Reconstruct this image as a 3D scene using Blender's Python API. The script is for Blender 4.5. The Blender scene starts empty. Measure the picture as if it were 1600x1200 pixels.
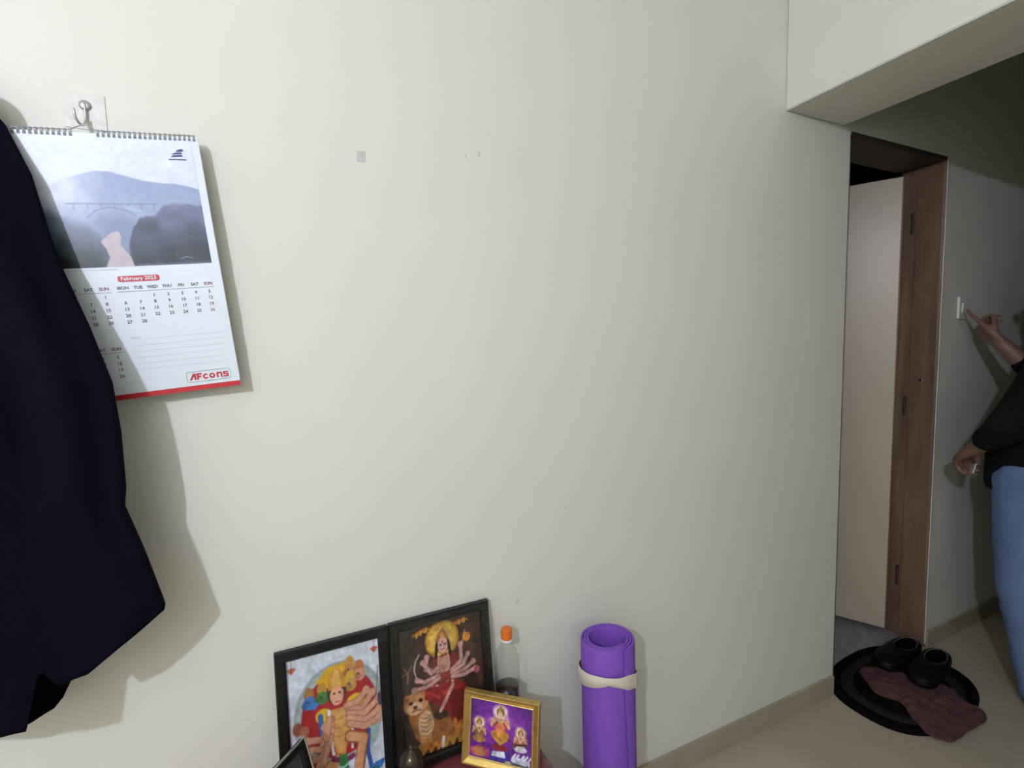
import bpy, bmesh, math, random
import numpy as np
from mathutils import Vector, Matrix, noise
random.seed(7)
PI = math.pi
scene = bpy.context.scene
COL = scene.collection

# ------------------------------------------------------------------ camera, light, exposure
def make_camera():
    yaw, pitch, roll = (math.radians(a) for a in (24.35, 4.64, -1.28))
    f = Vector((math.sin(yaw) * math.cos(pitch), math.cos(yaw) * math.cos(pitch), -math.sin(pitch)))
    r = Vector((math.cos(yaw), -math.sin(yaw), 0.0))
    u = r.cross(f)
    r2 = r * math.cos(roll) + u * math.sin(roll)
    u2 = -r * math.sin(roll) + u * math.cos(roll)
    cd = bpy.data.cameras.new('camera')
    cd.sensor_fit = 'HORIZONTAL'
    cd.sensor_width = 36.0
    cd.lens = 750.0 / 1600.0 * 36.0
    cd.clip_start = 0.02
    co = bpy.data.objects.new('camera', cd)
    M = Matrix.Identity(4)
    for i in range(3):
        M[i][0], M[i][1], M[i][2] = r2[i], u2[i], -f[i]
    M[0][3], M[1][3], M[2][3] = 0.0, -1.13, 1.41
    co.matrix_world = M
    COL.objects.link(co)
    scene.camera = co
make_camera()

world = bpy.data.worlds.new('night')
world.use_nodes = True
world.node_tree.nodes['Background'].inputs[0].default_value = (0.01, 0.012, 0.018, 1)
world.node_tree.nodes['Background'].inputs[1].default_value = 0.2
scene.world = world
scene.view_settings.view_transform = 'Standard'
scene.view_settings.look = 'None'
scene.view_settings.gamma = 1.0
scene.view_settings.use_curve_mapping = False
scene.view_settings.exposure = 0.0
BULB_STRENGTH = 1850.0
BULB_COLOR = (0.955, 1.005, 1.26)
BULB_POS = (-1.12, -1.98, 2.27)

# ------------------------------------------------------------------ helpers
def lin(c):
    return tuple((v / 255.0 / 12.92) if v / 255.0 <= 0.04045 else ((v / 255.0 + 0.055) / 1.055) ** 2.4 for v in c)

def mat(name, col, rough=0.5, noise_amt=0.0, noise_scale=8.0, bump=0.0, bump_scale=60.0, metal=0.0, spec=0.5,
        sheen=0.0, coat=0.0, col2=None, emis=None, stretch=None, detail=4.0):
    m = bpy.data.materials.new(name)
    m.use_nodes = True
    nt = m.node_tree
    b = nt.nodes['Principled BSDF']
    b.inputs['Base Color'].default_value = (*col, 1)
    b.inputs['Roughness'].default_value = rough
    b.inputs['Metallic'].default_value = metal
    b.inputs['Specular IOR Level'].default_value = spec
    b.inputs['Sheen Weight'].default_value = sheen
    b.inputs['Coat Weight'].default_value = coat
    tc = nt.nodes.new('ShaderNodeTexCoord')
    src = tc.outputs['Object']
    if stretch:
        mp = nt.nodes.new('ShaderNodeMapping')
        mp.inputs['Scale'].default_value = stretch
        nt.links.new(src, mp.inputs['Vector'])
        src = mp.outputs['Vector']
    if noise_amt > 0 or col2:
        n = nt.nodes.new('ShaderNodeTexNoise')
        n.inputs['Scale'].default_value = noise_scale
        n.inputs['Detail'].default_value = detail
        nt.links.new(src, n.inputs['Vector'])
        r = nt.nodes.new('ShaderNodeValToRGB')
        r.color_ramp.elements[0].position = 0.32
        r.color_ramp.elements[1].position = 0.68
        c2 = col2 if col2 else tuple(v * (1 - noise_amt) for v in col)
        r.color_ramp.elements[0].color = (*c2, 1)
        r.color_ramp.elements[1].color = (*col, 1)
        nt.links.new(n.outputs['Fac'], r.inputs['Fac'])
        nt.links.new(r.outputs['Color'], b.inputs['Base Color'])
    if bump > 0:
        n2 = nt.nodes.new('ShaderNodeTexNoise')
        n2.inputs['Scale'].default_value = bump_scale
        n2.inputs['Detail'].default_value = 3.0
        nt.links.new(src, n2.inputs['Vector'])
        bp = nt.nodes.new('ShaderNodeBump')
        bp.inputs['Strength'].default_value = bump
        bp.inputs['Distance'].default_value = 0.01
        nt.links.new(n2.outputs['Fac'], bp.inputs['Height'])
        nt.links.new(bp.outputs['Normal'], b.inputs['Normal'])
    if emis:
        b.inputs['Emission Color'].default_value = (*emis[0], 1)
        b.inputs['Emission Strength'].default_value = emis[1]
    return m

def mat_print(name, rough=0.45, coat=0.0):
    m = bpy.data.materials.new(name)
    m.use_nodes = True
    nt = m.node_tree
    b = nt.nodes['Principled BSDF']
    b.inputs['Roughness'].default_value = rough
    b.inputs['Coat Weight'].default_value = coat
    a = nt.nodes.new('ShaderNodeAttribute')
    a.attribute_name = 'ink'
    nt.links.new(a.outputs['Color'], b.inputs['Base Color'])
    return m

def mat_clear(name, tint=(0.93, 0.95, 0.94), refl=0.06, rough=0.05, edge=0.5):
    m = bpy.data.materials.new(name)
    m.use_nodes = True
    nt = m.node_tree
    nt.nodes.remove(nt.nodes['Principled BSDF'])
    out = nt.nodes['Material Output']
    t = nt.nodes.new('ShaderNodeBsdfTransparent')
    t.inputs['Color'].default_value = (*tint, 1)
    g = nt.nodes.new('ShaderNodeBsdfGlossy')
    g.inputs['Roughness'].default_value = rough
    lw = nt.nodes.new('ShaderNodeLayerWeight')
    lw.inputs['Blend'].default_value = 0.5
    fr = nt.nodes.new('ShaderNodeMath')
    fr.operation = 'POWER'
    fr.inputs[1].default_value = 4.0
    nt.links.new(lw.outputs['Facing'], fr.inputs[0])
    mu = nt.nodes.new('ShaderNodeMath')
    mu.operation = 'MULTIPLY'
    mu.inputs[1].default_value = edge
    ad = nt.nodes.new('ShaderNodeMath')
    ad.operation = 'ADD'
    ad.inputs[1].default_value = refl
    mx = nt.nodes.new('ShaderNodeMixShader')
    nt.links.new(fr.outputs[0], mu.inputs[0])
    nt.links.new(mu.outputs[0], ad.inputs[0])
    nt.links.new(ad.outputs[0], mx.inputs[0])
    nt.links.new(t.outputs[0], mx.inputs[1])
    nt.links.new(g.outputs[0], mx.inputs[2])
    nt.links.new(mx.outputs[0], out.inputs['Surface'])
    return m

def link(name, me, m=None, parent=None, smooth=False):
    o = bpy.data.objects.new(name, me)
    COL.objects.link(o)
    if m is not None:
        if isinstance(m, (list, tuple)):
            for k in m:
                me.materials.append(k)
        else:
            me.materials.append(m)
    if parent is not None:
        o.parent = parent
    if smooth:
        for p in me.polygons:
            p.use_smooth = True
    return o

def obj(name, bm, m=None, parent=None, smooth=False):
    me = bpy.data.meshes.new(name)
    bmesh.ops.recalc_face_normals(bm, faces=bm.faces[:])
    bm.to_mesh(me)
    bm.free()
    return link(name, me, m, parent, smooth)

def pyd(name, verts, faces, m=None, parent=None, smooth=False):
    me = bpy.data.meshes.new(name)
    me.from_pydata([tuple(v) for v in verts], [], faces)
    me.update()
    return link(name, me, m, parent, smooth)

def thing(name, label, cat, loc=(0, 0, 0), rot=(0, 0, 0), group=None):
    o = bpy.data.objects.new(name, None)
    o.empty_display_size = 0.05
    COL.objects.link(o)
    o.location = loc
    o.rotation_euler = rot
    o['label'] = label
    o['category'] = cat
    if group:
        o['group'] = group
    return o

def tag(o, label, cat, group=None):
    o['label'] = label
    o['category'] = cat
    if group:
        o['group'] = group
    return o

def struct(o, label, cat):
    o['kind'] = 'structure'
    o['label'] = label
    o['category'] = cat
    return o

def add_box(bm, lo, hi, bev=0.0, seg=2):
    lo, hi = Vector(lo), Vector(hi)
    r = bmesh.ops.create_cube(bm, size=1.0)
    vs = r['verts']
    for v in vs:
        v.co = Vector(((v.co.x + .5) * (hi.x - lo.x) + lo.x, (v.co.y + .5) * (hi.y - lo.y) + lo.y, (v.co.z + .5) * (hi.z - lo.z) + lo.z))
    if bev > 0:
        es = list({e for v in vs for e in v.link_edges})
        bmesh.ops.bevel(bm, geom=es, offset=bev, segments=seg, affect='EDGES', profile=0.5)
    return vs

def box(name, lo, hi, m, parent=None, bev=0.0):
    bm = bmesh.new()
    add_box(bm, lo, hi, bev)
    return obj(name, bm, m, parent)

def add_lathe(bm, prof, seg=32, center=(0, 0, 0), cap=True):
    cx, cy, cz = center
    rings = []
    for r, z in prof:
        rings.append([bm.verts.new((cx + r * math.cos(2 * PI * i / seg), cy + r * math.sin(2 * PI * i / seg), cz + z)) for i in range(seg)])
    for a, b in zip(rings, rings[1:]):
        for i in range(seg):
            bm.faces.new((a[i], a[(i + 1) % seg], b[(i + 1) % seg], b[i]))
    if cap:
        bm.faces.new(rings[0][::-1])
        bm.faces.new(rings[-1])

def catmull(pts, n):
    pts = [Vector(p) for p in pts]
    if len(pts) < 3:
        return [pts[0].lerp(pts[-1], i / n) for i in range(n + 1)]
    P = [pts[0] * 2 - pts[1]] + pts + [pts[-1] * 2 - pts[-2]]
    out = []
    for k in range(1, len(P) - 2):
        for i in range(n):
            t = i / n
            a, b, c, d = P[k - 1], P[k], P[k + 1], P[k + 2]
            out.append(0.5 * ((2 * b) + (c - a) * t + (2 * a - 5 * b + 4 * c - d) * t * t + (3 * b - a - 3 * c + d) * t ** 3))
    out.append(pts[-1])
    return out

def add_tube(bm, pts, rad, seg=8, closed=False, caps=True):
    pts = [Vector(p) for p in pts]
    n = len(pts)
    rads = rad if isinstance(rad, (list, tuple)) else [rad] * n
    rings = []
    up = None
    for i in range(n):
        if closed:
            t = pts[(i + 1) % n] - pts[i - 1]
        else:
            t = pts[min(i + 1, n - 1)] - pts[max(i - 1, 0)]
        t.normalize()
        if up is None:
            up = t.orthogonal().normalized()
        up = (up - t * up.dot(t))
        if up.length < 1e-6:
            up = t.orthogonal()
        up.normalize()
        s = t.cross(up)
        rings.append([bm.verts.new(pts[i] + (up * math.cos(2 * PI * k / seg) + s * math.sin(2 * PI * k / seg)) * rads[i]) for k in range(seg)])
    m = n if closed else n - 1
    for i in range(m):
        a, b = rings[i], rings[(i + 1) % n]
        for k in range(seg):
            bm.faces.new((a[k], a[(k + 1) % seg], b[(k + 1) % seg], b[k]))
    if not closed and caps:
        bm.faces.new(rings[0][::-1])
        bm.faces.new(rings[-1])

def add_limb(bm, pts, radii, seg=14, n=6):
    """closed rounded tube through pts, radii interpolated; for remeshed bodies"""
    cp = catmull([(*p,) for p in pts], n)
    rr = []
    for k in range(len(radii) - 1):
        for i in range(n):
            t = i / n
            t = t * t * (3 - 2 * t)
            rr.append(radii[k] * (1 - t) + radii[k + 1] * t)
    rr.append(radii[-1])
    a = cp[0] - cp[1]
    a.normalize()
    b = cp[-1] - cp[-2]
    b.normalize()
    pre = [(cp[0] + a * rr[0] * math.sin(t), rr[0] * math.cos(t)) for t in (1.35, 0.95, 0.5)]
    post = [(cp[-1] + b * rr[-1] * math.sin(t), rr[-1] * math.cos(t)) for t in (0.5, 0.95, 1.35)]
    P = [p for p, _ in pre] + cp + [p for p, _ in post]
    R = [r for _, r in pre] + rr + [r for _, r in post]
    add_tube(bm, P, R, seg)

def add_ellipsoid(bm, c, r, M=None, seg=20):
    res = bmesh.ops.create_uvsphere(bm, u_segments=seg, v_segments=seg // 2, radius=1.0)
    for v in res['verts']:
        p = Vector((v.co.x * r[0], v.co.y * r[1], v.co.z * r[2]))
        if M is not None:
            p = M @ p
        v.co = p + Vector(c)

def add_loft(bm, rings):
    """rings: list of (center, xaxis, yaxis) ; ellipse loft, closed"""
    seg = 24
    R = []
    for c, a, b in rings:
        c, a, b = Vector(c), Vector(a), Vector(b)
        R.append([bm.verts.new(c + a * math.cos(2 * PI * k / seg) + b * math.sin(2 * PI * k / seg)) for k in range(seg)])
    for p, q in zip(R, R[1:]):
        for k in range(seg):
            bm.faces.new((p[k], p[(k + 1) % seg], q[(k + 1) % seg], q[k]))
    bm.faces.new(R[0][::-1])
    bm.faces.new(R[-1])

def remeshed(name, bm, voxel, m, parent, smooth_it=6):
    me = bpy.data.meshes.new(name)
    bmesh.ops.recalc_face_normals(bm, faces=bm.faces[:])
    bm.to_mesh(me)
    bm.free()
    t = bpy.data.objects.new('tmp', me)
    COL.objects.link(t)
    r = t.modifiers.new('r', 'REMESH')
    r.mode = 'VOXEL'
    r.voxel_size = voxel
    s = t.modifiers.new('s', 'SMOOTH')
    s.factor = 0.5
    s.iterations = smooth_it
    dg = bpy.context.evaluated_depsgraph_get()
    me2 = bpy.data.meshes.new_from_object(t.evaluated_get(dg))
    bpy.data.objects.remove(t)
    me2.name = name
    return link(name, me2, m, parent, True)

_FONT = {}
def text_mesh(body, size, align='CENTER', bold=0.0, shear=0.0):
    """returns (verts xy, faces) of flat lettering"""
    key = (body, size, align, bold, shear)
    if key in _FONT:
        return _FONT[key]
    cu = bpy.data.curves.new('t', 'FONT')
    cu.body = body
    cu.size = size
    cu.align_x = align
    cu.align_y = 'CENTER'
    cu.offset = bold
    cu.shear = shear
    cu.resolution_u = 2
    o = bpy.data.objects.new('t', cu)
    COL.objects.link(o)
    dg = bpy.context.evaluated_depsgraph_get()
    me = bpy.data.meshes.new_from_object(o.evaluated_get(dg))
    V = [(v.co.x, v.co.y) for v in me.vertices]
    Fc = [tuple(p.vertices) for p in me.polygons]
    bpy.data.objects.remove(o)
    bpy.data.curves.remove(cu)
    bpy.data.meshes.remove(me)
    _FONT[key] = (V, Fc)
    return V, Fc

class Paint:
    """small painter for printed pictures; x right, y down, both 0..1; asp = height/width"""
    def __init__(s, w, h, bg):
        s.w, s.h = w, h
        s.asp = h / w
        s.X, s.Y = np.meshgrid((np.arange(w) + .5) / w, (np.arange(h) + .5) / h)
        s.a = np.zeros((h, w, 3)) + np.array(bg, float)
        s.px = 1.0 / w
    def put(s, mask, col, op=1.0):
        k = np.clip(mask, 0, 1)[..., None] * op
        s.a = s.a * (1 - k) + np.array(col, float) * k
    def ell(s, cx, cy, rx, ry, col, rot=0.0, soft=1.0, op=1.0):
        dx = s.X - cx
        dy = (s.Y - cy) * s.asp
        ry = ry * s.asp
        c, n = math.cos(rot), math.sin(rot)
        u = (dx * c + dy * n) / rx
        v = (-dx * n + dy * c) / ry
        d = (np.sqrt(u * u + v * v) - 1) * min(rx, ry)
        s.put(0.5 - d / (s.px * soft * 1.6), col, op)
    def ring(s, cx, cy, r, wd, col, soft=1.0, op=1.0):
        d = np.abs(np.sqrt((s.X - cx) ** 2 + ((s.Y - cy) * s.asp) ** 2) - r) - wd / 2
        s.put(0.5 - d / (s.px * soft * 1.6), col, op)
    def poly(s, pts, col, op=1.0):
        ins = np.zeros_like(s.X, bool)
        n = len(pts)
        for i in range(n):
            x1, y1 = pts[i]
            x2, y2 = pts[(i + 1) % n]
            if y1 == y2:
                continue
            cond = ((s.Y < y1) != (s.Y < y2)) & (s.X < (x2 - x1) * (s.Y - y1) / (y2 - y1) + x1)
            ins ^= cond
        s.put(ins.astype(float), col, op)
    def line(s, pts, wd, col, op=1.0, taper=0.0):
        for i in range(len(pts) - 1):
            x1, y1 = pts[i]
            x2, y2 = pts[i + 1]
            y1, y2 = y1 * s.asp, y2 * s.asp
            dx, dy = x2 - x1, y2 - y1
            L = dx * dx + dy * dy + 1e-12
            t = np.clip(((s.X - x1) * dx + (s.Y * s.asp - y1) * dy) / L, 0, 1)
            d = np.sqrt((s.X - x1 - t * dx) ** 2 + (s.Y * s.asp - y1 - t * dy) ** 2)
            w = wd * (1 - taper * (i + t) / max(1, len(pts) - 1))
            s.put(0.5 - (d - w / 2) / (s.px * 1.6), col, op)
    def arm(s, pts, wd, col, dark):
        s.line(pts, wd * 1.25, dark)
        s.line(pts, wd, col)
        s.ell(pts[-1][0], pts[-1][1], wd * .75, wd * .75 / s.asp, col)
    def noise(s, amt, scale, seed=0):
        rng = np.random.RandomState(seed)
        g = rng.rand(int(s.h / scale) + 3, int(s.w / scale) + 3)
        yy = np.arange(s.h) / scale
        xx = np.arange(s.w) / scale
        y0, x0 = yy.astype(int), xx.astype(int)
        fy, fx = (yy - y0)[:, None], (xx - x0)[None, :]
        fy, fx = fy * fy * (3 - 2 * fy), fx * fx * (3 - 2 * fx)
        v = (g[y0][:, x0] * (1 - fy) * (1 - fx) + g[y0 + 1][:, x0] * fy * (1 - fx) + g[y0][:, x0 + 1] * (1 - fy) * fx + g[y0 + 1][:, x0 + 1] * fy * fx)
        return (v - .5) * 2 * amt
    def blur(s, n=1):
        for _ in range(n):
            p = np.pad(s.a, ((1, 1), (1, 1), (0, 0)), 'edge')
            s.a = (p[:-2, 1:-1] + p[2:, 1:-1] + p[1:-1, :-2] + p[1:-1, 2:] + 4 * s.a) / 8

def print_sheet(name, P, x0, x1, ztop, zbot, yfun, m, parent):
    """grid sheet in local XZ carrying the painted picture as printed ink"""
    w, h = P.w, P.h
    xs = np.linspace(x0, x1, w)
    zs = np.linspace(ztop, zbot, h)
    V = [(x, yfun(x, z), z) for z in zs for x in xs]
    F = [(j * w + i, (j + 1) * w + i, (j + 1) * w + i + 1, j * w + i + 1) for j in range(h - 1) for i in range(w - 1)]
    o = pyd(name, V, F, m, parent, True)
    a = np.clip(P.a, 0, 255) / 255.0
    a = np.where(a <= 0.04045, a / 12.92, ((a + 0.055) / 1.055) ** 2.4)
    at = o.data.color_attributes.new('ink', 'FLOAT_COLOR', 'POINT')
    buf = np.ones((h * w, 4), np.float32)
    buf[:, :3] = a.reshape(-1, 3)
    at.data.foreach_set('color', buf.ravel())
    return o

# ------------------------------------------------------------------ materials
M_WALL = mat('cream_wall_paint', (0.735, 0.725, 0.625), 0.55, noise_amt=0.035, noise_scale=1.7, bump=0.05, bump_scale=45, spec=0.3)
M_CEIL = mat('white_ceiling_paint', (0.78, 0.77, 0.70), 0.7, noise_amt=0.02)
M_FLOOR = mat('beige_floor_tile', (0.46, 0.41, 0.29), 0.32, noise_amt=0.12, noise_scale=3.0, spec=0.4)
M_SKIRT = mat('beige_skirting_tile', (0.42, 0.365, 0.26), 0.35, noise_amt=0.15, noise_scale=5)
M_STONE = mat('grey_threshold_stone', (0.30, 0.31, 0.30), 0.4, noise_amt=0.3, noise_scale=20)
M_WOOD = mat('worn_brown_wood', (0.25, 0.145, 0.082), 0.5, col2=(0.135, 0.078, 0.048), noise_scale=3.0, stretch=(6, 6, 0.7), bump=0.15, bump_scale=30, detail=8)
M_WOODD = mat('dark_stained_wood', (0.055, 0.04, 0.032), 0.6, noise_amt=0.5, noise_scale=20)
M_LEAF = mat('cream_laminate', (0.58, 0.49, 0.35), 0.35, noise_amt=0.05, noise_scale=2.5)
M_STEEL = mat('brushed_steel', (0.55, 0.55, 0.53), 0.3, metal=1.0)
M_WHITEP = mat('white_plastic', (0.75, 0.75, 0.70), 0.35)
M_DARKROOM = mat('darkened_wall_grey', (0.20, 0.20, 0.19), 0.6)  # darkened grey; on the passage walls it cuts bounced light

# ------------------------------------------------------------------ structure
XL, XR, YB, ZC = -2.5, 7.4, -2.75, 2.78
YP = -4.6                                    # unseen deep space added beyond the beam to keep the passage dark
DX0, DX1, DZ = 1.880, 2.530, 2.147           # door opening in the long wall
WT = 0.16
bm = bmesh.new()
def wall_panel(bm, x0, x1, z0, z1):
    add_box(bm, (x0, 0, z0), (x1, WT, z1))
wall_panel(bm, XL - .1, DX0, 0, ZC)
wall_panel(bm, DX1, XR + .1, 0, ZC)
wall_panel(bm, DX0, DX1, DZ, ZC)
wall = struct(obj('wall_back', bm, M_WALL), 'long cream painted wall with a doorway at its far right', 'wall')
struct(box('floor', (XL - .1, YP - .1, -.06), (XR + .1, 0.001, 0.0), M_FLOOR), 'beige tiled floor of room and passage', 'floor')
struct(box('ceiling', (XL - .1, YP - .1, ZC), (XR + .1, WT, ZC + .06), M_CEIL), 'plain white ceiling', 'ceiling')
struct(box('wall_left', (XL - .1, YB, 0), (XL, 0, ZC), M_WALL), 'cream wall left of the camera', 'wall')
bm = bmesh.new()
add_box(bm, (XL - .1, YB - .1, 0), (1.836, YB, ZC))
add_box(bm, (1.530, YB, 0), (1.836, -1.20, 2.165))  # unseen pier added to hold room light back from the passage
struct(obj('wall_front', bm, M_WALL), 'cream wall behind the camera, with an added unseen pier that blocks light', 'wall')
bm = bmesh.new()
add_box(bm, (1.736, YP - .1, 0), (1.836, YB - .1, ZC))
add_box(bm, (1.836, YP - .1, 0), (XR, YP, ZC))
add_box(bm, (XR, YP - .1, 0), (XR + .1, 0, ZC))
struct(obj('wall_right', bm, M_DARKROOM), 'unseen passage walls, coloured dark to cut bounced light', 'wall')  # dark colour chosen to lower bounced light in the passage
bm = bmesh.new()
add_box(bm, (1.530, YB, 2.165), (1.836, 0.0, ZC), 0.004, 1)
struct(obj('ceiling_beam', bm, M_WALL), 'deep cream beam crossing overhead before the doorway', 'beam')
# bathroom beyond the doorway
bm = bmesh.new()
add_box(bm, (0.9, 1.55, 0), (3.6, 1.62, 2.4))
add_box(bm, (0.83, WT, 0), (0.9, 1.62, 2.4))
add_box(bm, (3.6, WT, 0), (3.67, 1.62, 2.4))
add_box(bm, (0.83, WT, 2.4), (3.67, 1.62, 2.46))
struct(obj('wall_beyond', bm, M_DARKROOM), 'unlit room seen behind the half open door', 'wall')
struct(box('floor_beyond', (0.83, WT, -.06), (3.67, 1.62, -0.002), M_STONE), 'grey floor behind the half open door', 'floor')
struct(box('threshold_stone', (DX0, 0.001, -.05), (DX1, WT, 0.003), M_STONE), 'grey stone threshold in the doorway', 'threshold')

# skirting tiles
base = bpy.data.objects.new('baseboard_back', None)
COL.objects.link(base)
struct(base, 'beige skirting tiles along the foot of the long wall', 'baseboard')
cuts = [-1.48, -0.88, -0.28, 0.32, 0.92, 1.522, DX0 - .004]
for a, b in zip(cuts, cuts[1:]):
    box('tile', (a + .0012, -0.011, 0.0), (b - .0012, 0.0, 0.079), M_SKIRT, base, 0.0015)
cuts = [DX1 + .012, 3.13, 3.73, 4.33, 4.93]
for a, b in zip(cuts, cuts[1:]):
    box('tile', (a + .0012, -0.011, 0.0), (b - .0012, 0.0, 0.079), M_SKIRT, base, 0.0015)

# old marks on the wall: tape residue and chips
M_RES = mat('grey_tape_residue', (0.60, 0.60, 0.54), 0.7, noise_amt=0.2, noise_scale=90)
def wall_mark(x, z, w, h, name='tape_residue', seed=0, rot=0.0):
    rng = random.Random(seed)
    pts = []
    for k in range(16):
        t = 2 * PI * k / 16
        c, s = math.cos(t), math.sin(t)
        q = max(abs(c), abs(s))
        pts.append((c / q * w / 2 * rng.uniform(.85, 1.05), s / q * h / 2 * rng.uniform(.85, 1.05)))
    V = []
    for yy in (-.0006, 0.0):
        V += [(x + a * math.cos(rot) - b * math.sin(rot), yy, z + a * math.sin(rot) + b * math.cos(rot)) for a, b in pts]
    F = [tuple(range(16))] + [(k, (k + 1) % 16, 16 + (k + 1) % 16, 16 + k) for k in range(16)]
    return pyd(name, V, F, M_RES, wall)
wall_mark(0.159, 1.831, 0.020, 0.026, seed=1)
wall_mark(0.437, 1.874, 0.004, 0.011, 'paint_chip', 2)
wall_mark(0.402, 1.865, 0.003, 0.007, 'paint_chip', 5)
wall_mark(0.668, 0.957, 0.006, 0.006, 'paint_chip', 3, .5)
wall_mark(0.512, 0.722, 0.006, 0.012, 'paint_chip', 4, -.6)

# ------------------------------------------------------------------ door
door = bpy.data.objects.new('door_1', None)
COL.objects.link(door)
door.location = (DX0, 0, 0)
struct(door, 'cream bathroom door standing half open in a worn brown frame', 'door')
def dbox(name, lo, hi, m, bev=0.002, parent=door):
    off = Vector((DX0, 0, 0))
    return box(name, Vector(lo) - off, Vector(hi) - off, m, parent, bev)
JW = 0.055
bm = bmesh.new()
off = Vector((DX0, 0, 0))
# hinge jamb: deep face + rebate step, slightly bitten edges
N = 46
V, Fc = [], []
for k in range(N + 1):
    z = 0.003 + (DZ - .003) * k / N
    wv = 0.004 * noise.noise(Vector((0, 0, z * 9))) + 0.003 * noise.noise(Vector((3, 0, z * 31)))
    if z < .35:
        wv += .006 * (0.35 - z) / .35
    sec = [(DX1 + .01, -.002), (DX1 - .004 + wv * .6, -.002), (DX1 - .008 + wv, .004), (DX1 - .008 + wv * .4, .095), (DX1 - .0015, .099), (DX1 - .0015, WT + .002), (DX1 + .01, WT + .002)]
    for x, y in sec:
        V.append((x - DX0, y, z))
n = 7
for k in range(N):
    for i in range(n - 1):
        Fc.append((k * n + i, k * n + i + 1, (k + 1) * n + i + 1, (k + 1) * n + i))
pyd('hinge_jamb', V, Fc, M_WOOD, door)
dbox('lock_jamb', (DX0 + .001, .022, .003), (DX0 + .044, .10, DZ), M_WOOD)
# head with ragged plaster-side edge
V, Fc = [], []
N = 30
for k in range(N + 1):
    x = DX0 + (DX1 - DX0) * k / N
    wv = 0.004 * noise.noise(Vector((x * 25, 0, 4)))
    for y, z in [(-.003, DZ + .006), (-.003, DZ - .008 + wv), (.004, DZ - .012 + wv * .5), (WT + .002, DZ - .012), (WT + .002, DZ + .0)]:
        V.append((x - DX0, y, z))
for k in range(N):
    for i in range(4):
        Fc.append((k * 5 + i, k * 5 + i + 1, (k + 1) * 5 + i + 1, (k + 1) * 5 + i))
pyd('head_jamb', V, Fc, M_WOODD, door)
# plaster return along the right of the frame
bm = bmesh.new()
V, Fc = [], []
for k in range(41):
    z = 0.02 + (DZ - .02) * k / 40
    wv = .003 * noise.noise(Vector((7, 1, z * 14)))
    for x, y in [(DX1 + .002 + wv, 0), (DX1 + .002 + wv, -.0055), (DX1 + .013, -.0045), (DX1 + .021 + wv, 0)]:
        V.append((x - DX0, y, z))
for k in range(40):
    for i in range(3):
        Fc.append((k * 4 + i, k * 4 + i + 1, (k + 1) * 4 + i + 1, (k + 1) * 4 + i))
pyd('plaster_edge', V, Fc, M_WALL, door)
bm.free()
# leaf, hinged on the right jamb, swung inwards
ang = math.radians(180 - 61)
hx, hy = DX1 - .004 - DX0, 0.156
bm = bmesh.new()
LW, LT = 0.60, 0.032
add_box(bm, (0.0, 0, 0.022), (LW, LT, 2.115), 0.002, 1)
leaf = obj('leaf', bm, M_LEAF, door)
leaf.location = (hx, hy, 0)
leaf.rotation_euler = (0, 0, ang)
# leaf edge lipping in wood
box('edge_strip', (-.004, 0.001, .022), (0.0, LT - .001, 2.114), M_WOOD, leaf)
bm = bmesh.new()
add_tube(bm, [(.53, -.0, 1.02), (.53, -.035, 1.02), (.43, -.04, 1.02)], .008, 8)
obj('handle', bm, M_STEEL, leaf)
for z in (0.25, 1.05, 1.86):
    bm = bmesh.new()
    add_lathe(bm, [(.006, 0), (.006, .09)], 12, (DX1 - .004 - DX0, .112, z))
    add_box(bm, (DX1 - .001 - DX0, .102, z), (DX1 + .0075 - DX0, .145, z + .09))
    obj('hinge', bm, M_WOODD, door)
dbox('strike_plate', (DX1 - .012, .045, 1.208), (DX1 - .006, .062, 1.222), M_STEEL, .001)

# ------------------------------------------------------------------ light switch
sw = thing('light_switch', 'small white wall switch beside the brown door frame', 'switch', (2.697, 0, 1.530))
bm = bmesh.new()
add_box(bm, (-.030, -.010, -.048), (.030, 0, .048), .004)
obj('plate', bm, M_WHITEP, sw)
bm = bmesh.new()
add_box(bm, (-.012, -.016, -.022), (.012, -.009, .022), .003)
o = obj('rocker', bm, mat('ivory_rocker', (.68, .67, .58), .3), sw)
o.rotation_euler = (0.08, 0, 0)

# ------------------------------------------------------------------ bulb on the wall behind the camera
bulb = thing('pendant_bulb', 'glowing white globe bulb hanging on a cord from the ceiling', 'lamp', (BULB_POS[0], BULB_POS[1], ZC))
dz = BULB_POS[2] - ZC
bm = bmesh.new()
add_lathe(bm, [(.045, -.025), (.045, -.004), (.040, 0)], 24)
obj('ceiling_rose', bm, M_WHITEP, bulb, True)
bm = bmesh.new()
add_tube(bm, [(0, 0, -.02), (0, 0, dz + .09)], .003, 8)
obj('cord', bm, M_WHITEP, bulb, True)
bm = bmesh.new()
add_lathe(bm, [(.019, dz + .028), (.021, dz + .05), (.018, dz + .085), (.008, dz + .095)], 24)
obj('lamp_holder', bm, M_WHITEP, bulb, True)
M_GLOW = mat('bulb_glow', (.9, .9, .9), .4, emis=(BULB_COLOR, BULB_STRENGTH))
bm = bmesh.new()
add_lathe(bm, [(max(.0015, .035 * math.sin(t)), dz - .035 * math.cos(t)) for t in [.02 + 2.55 * k / 12 for k in range(13)]], 24)
obj('globe', bm, M_GLOW, bulb, True)

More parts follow.
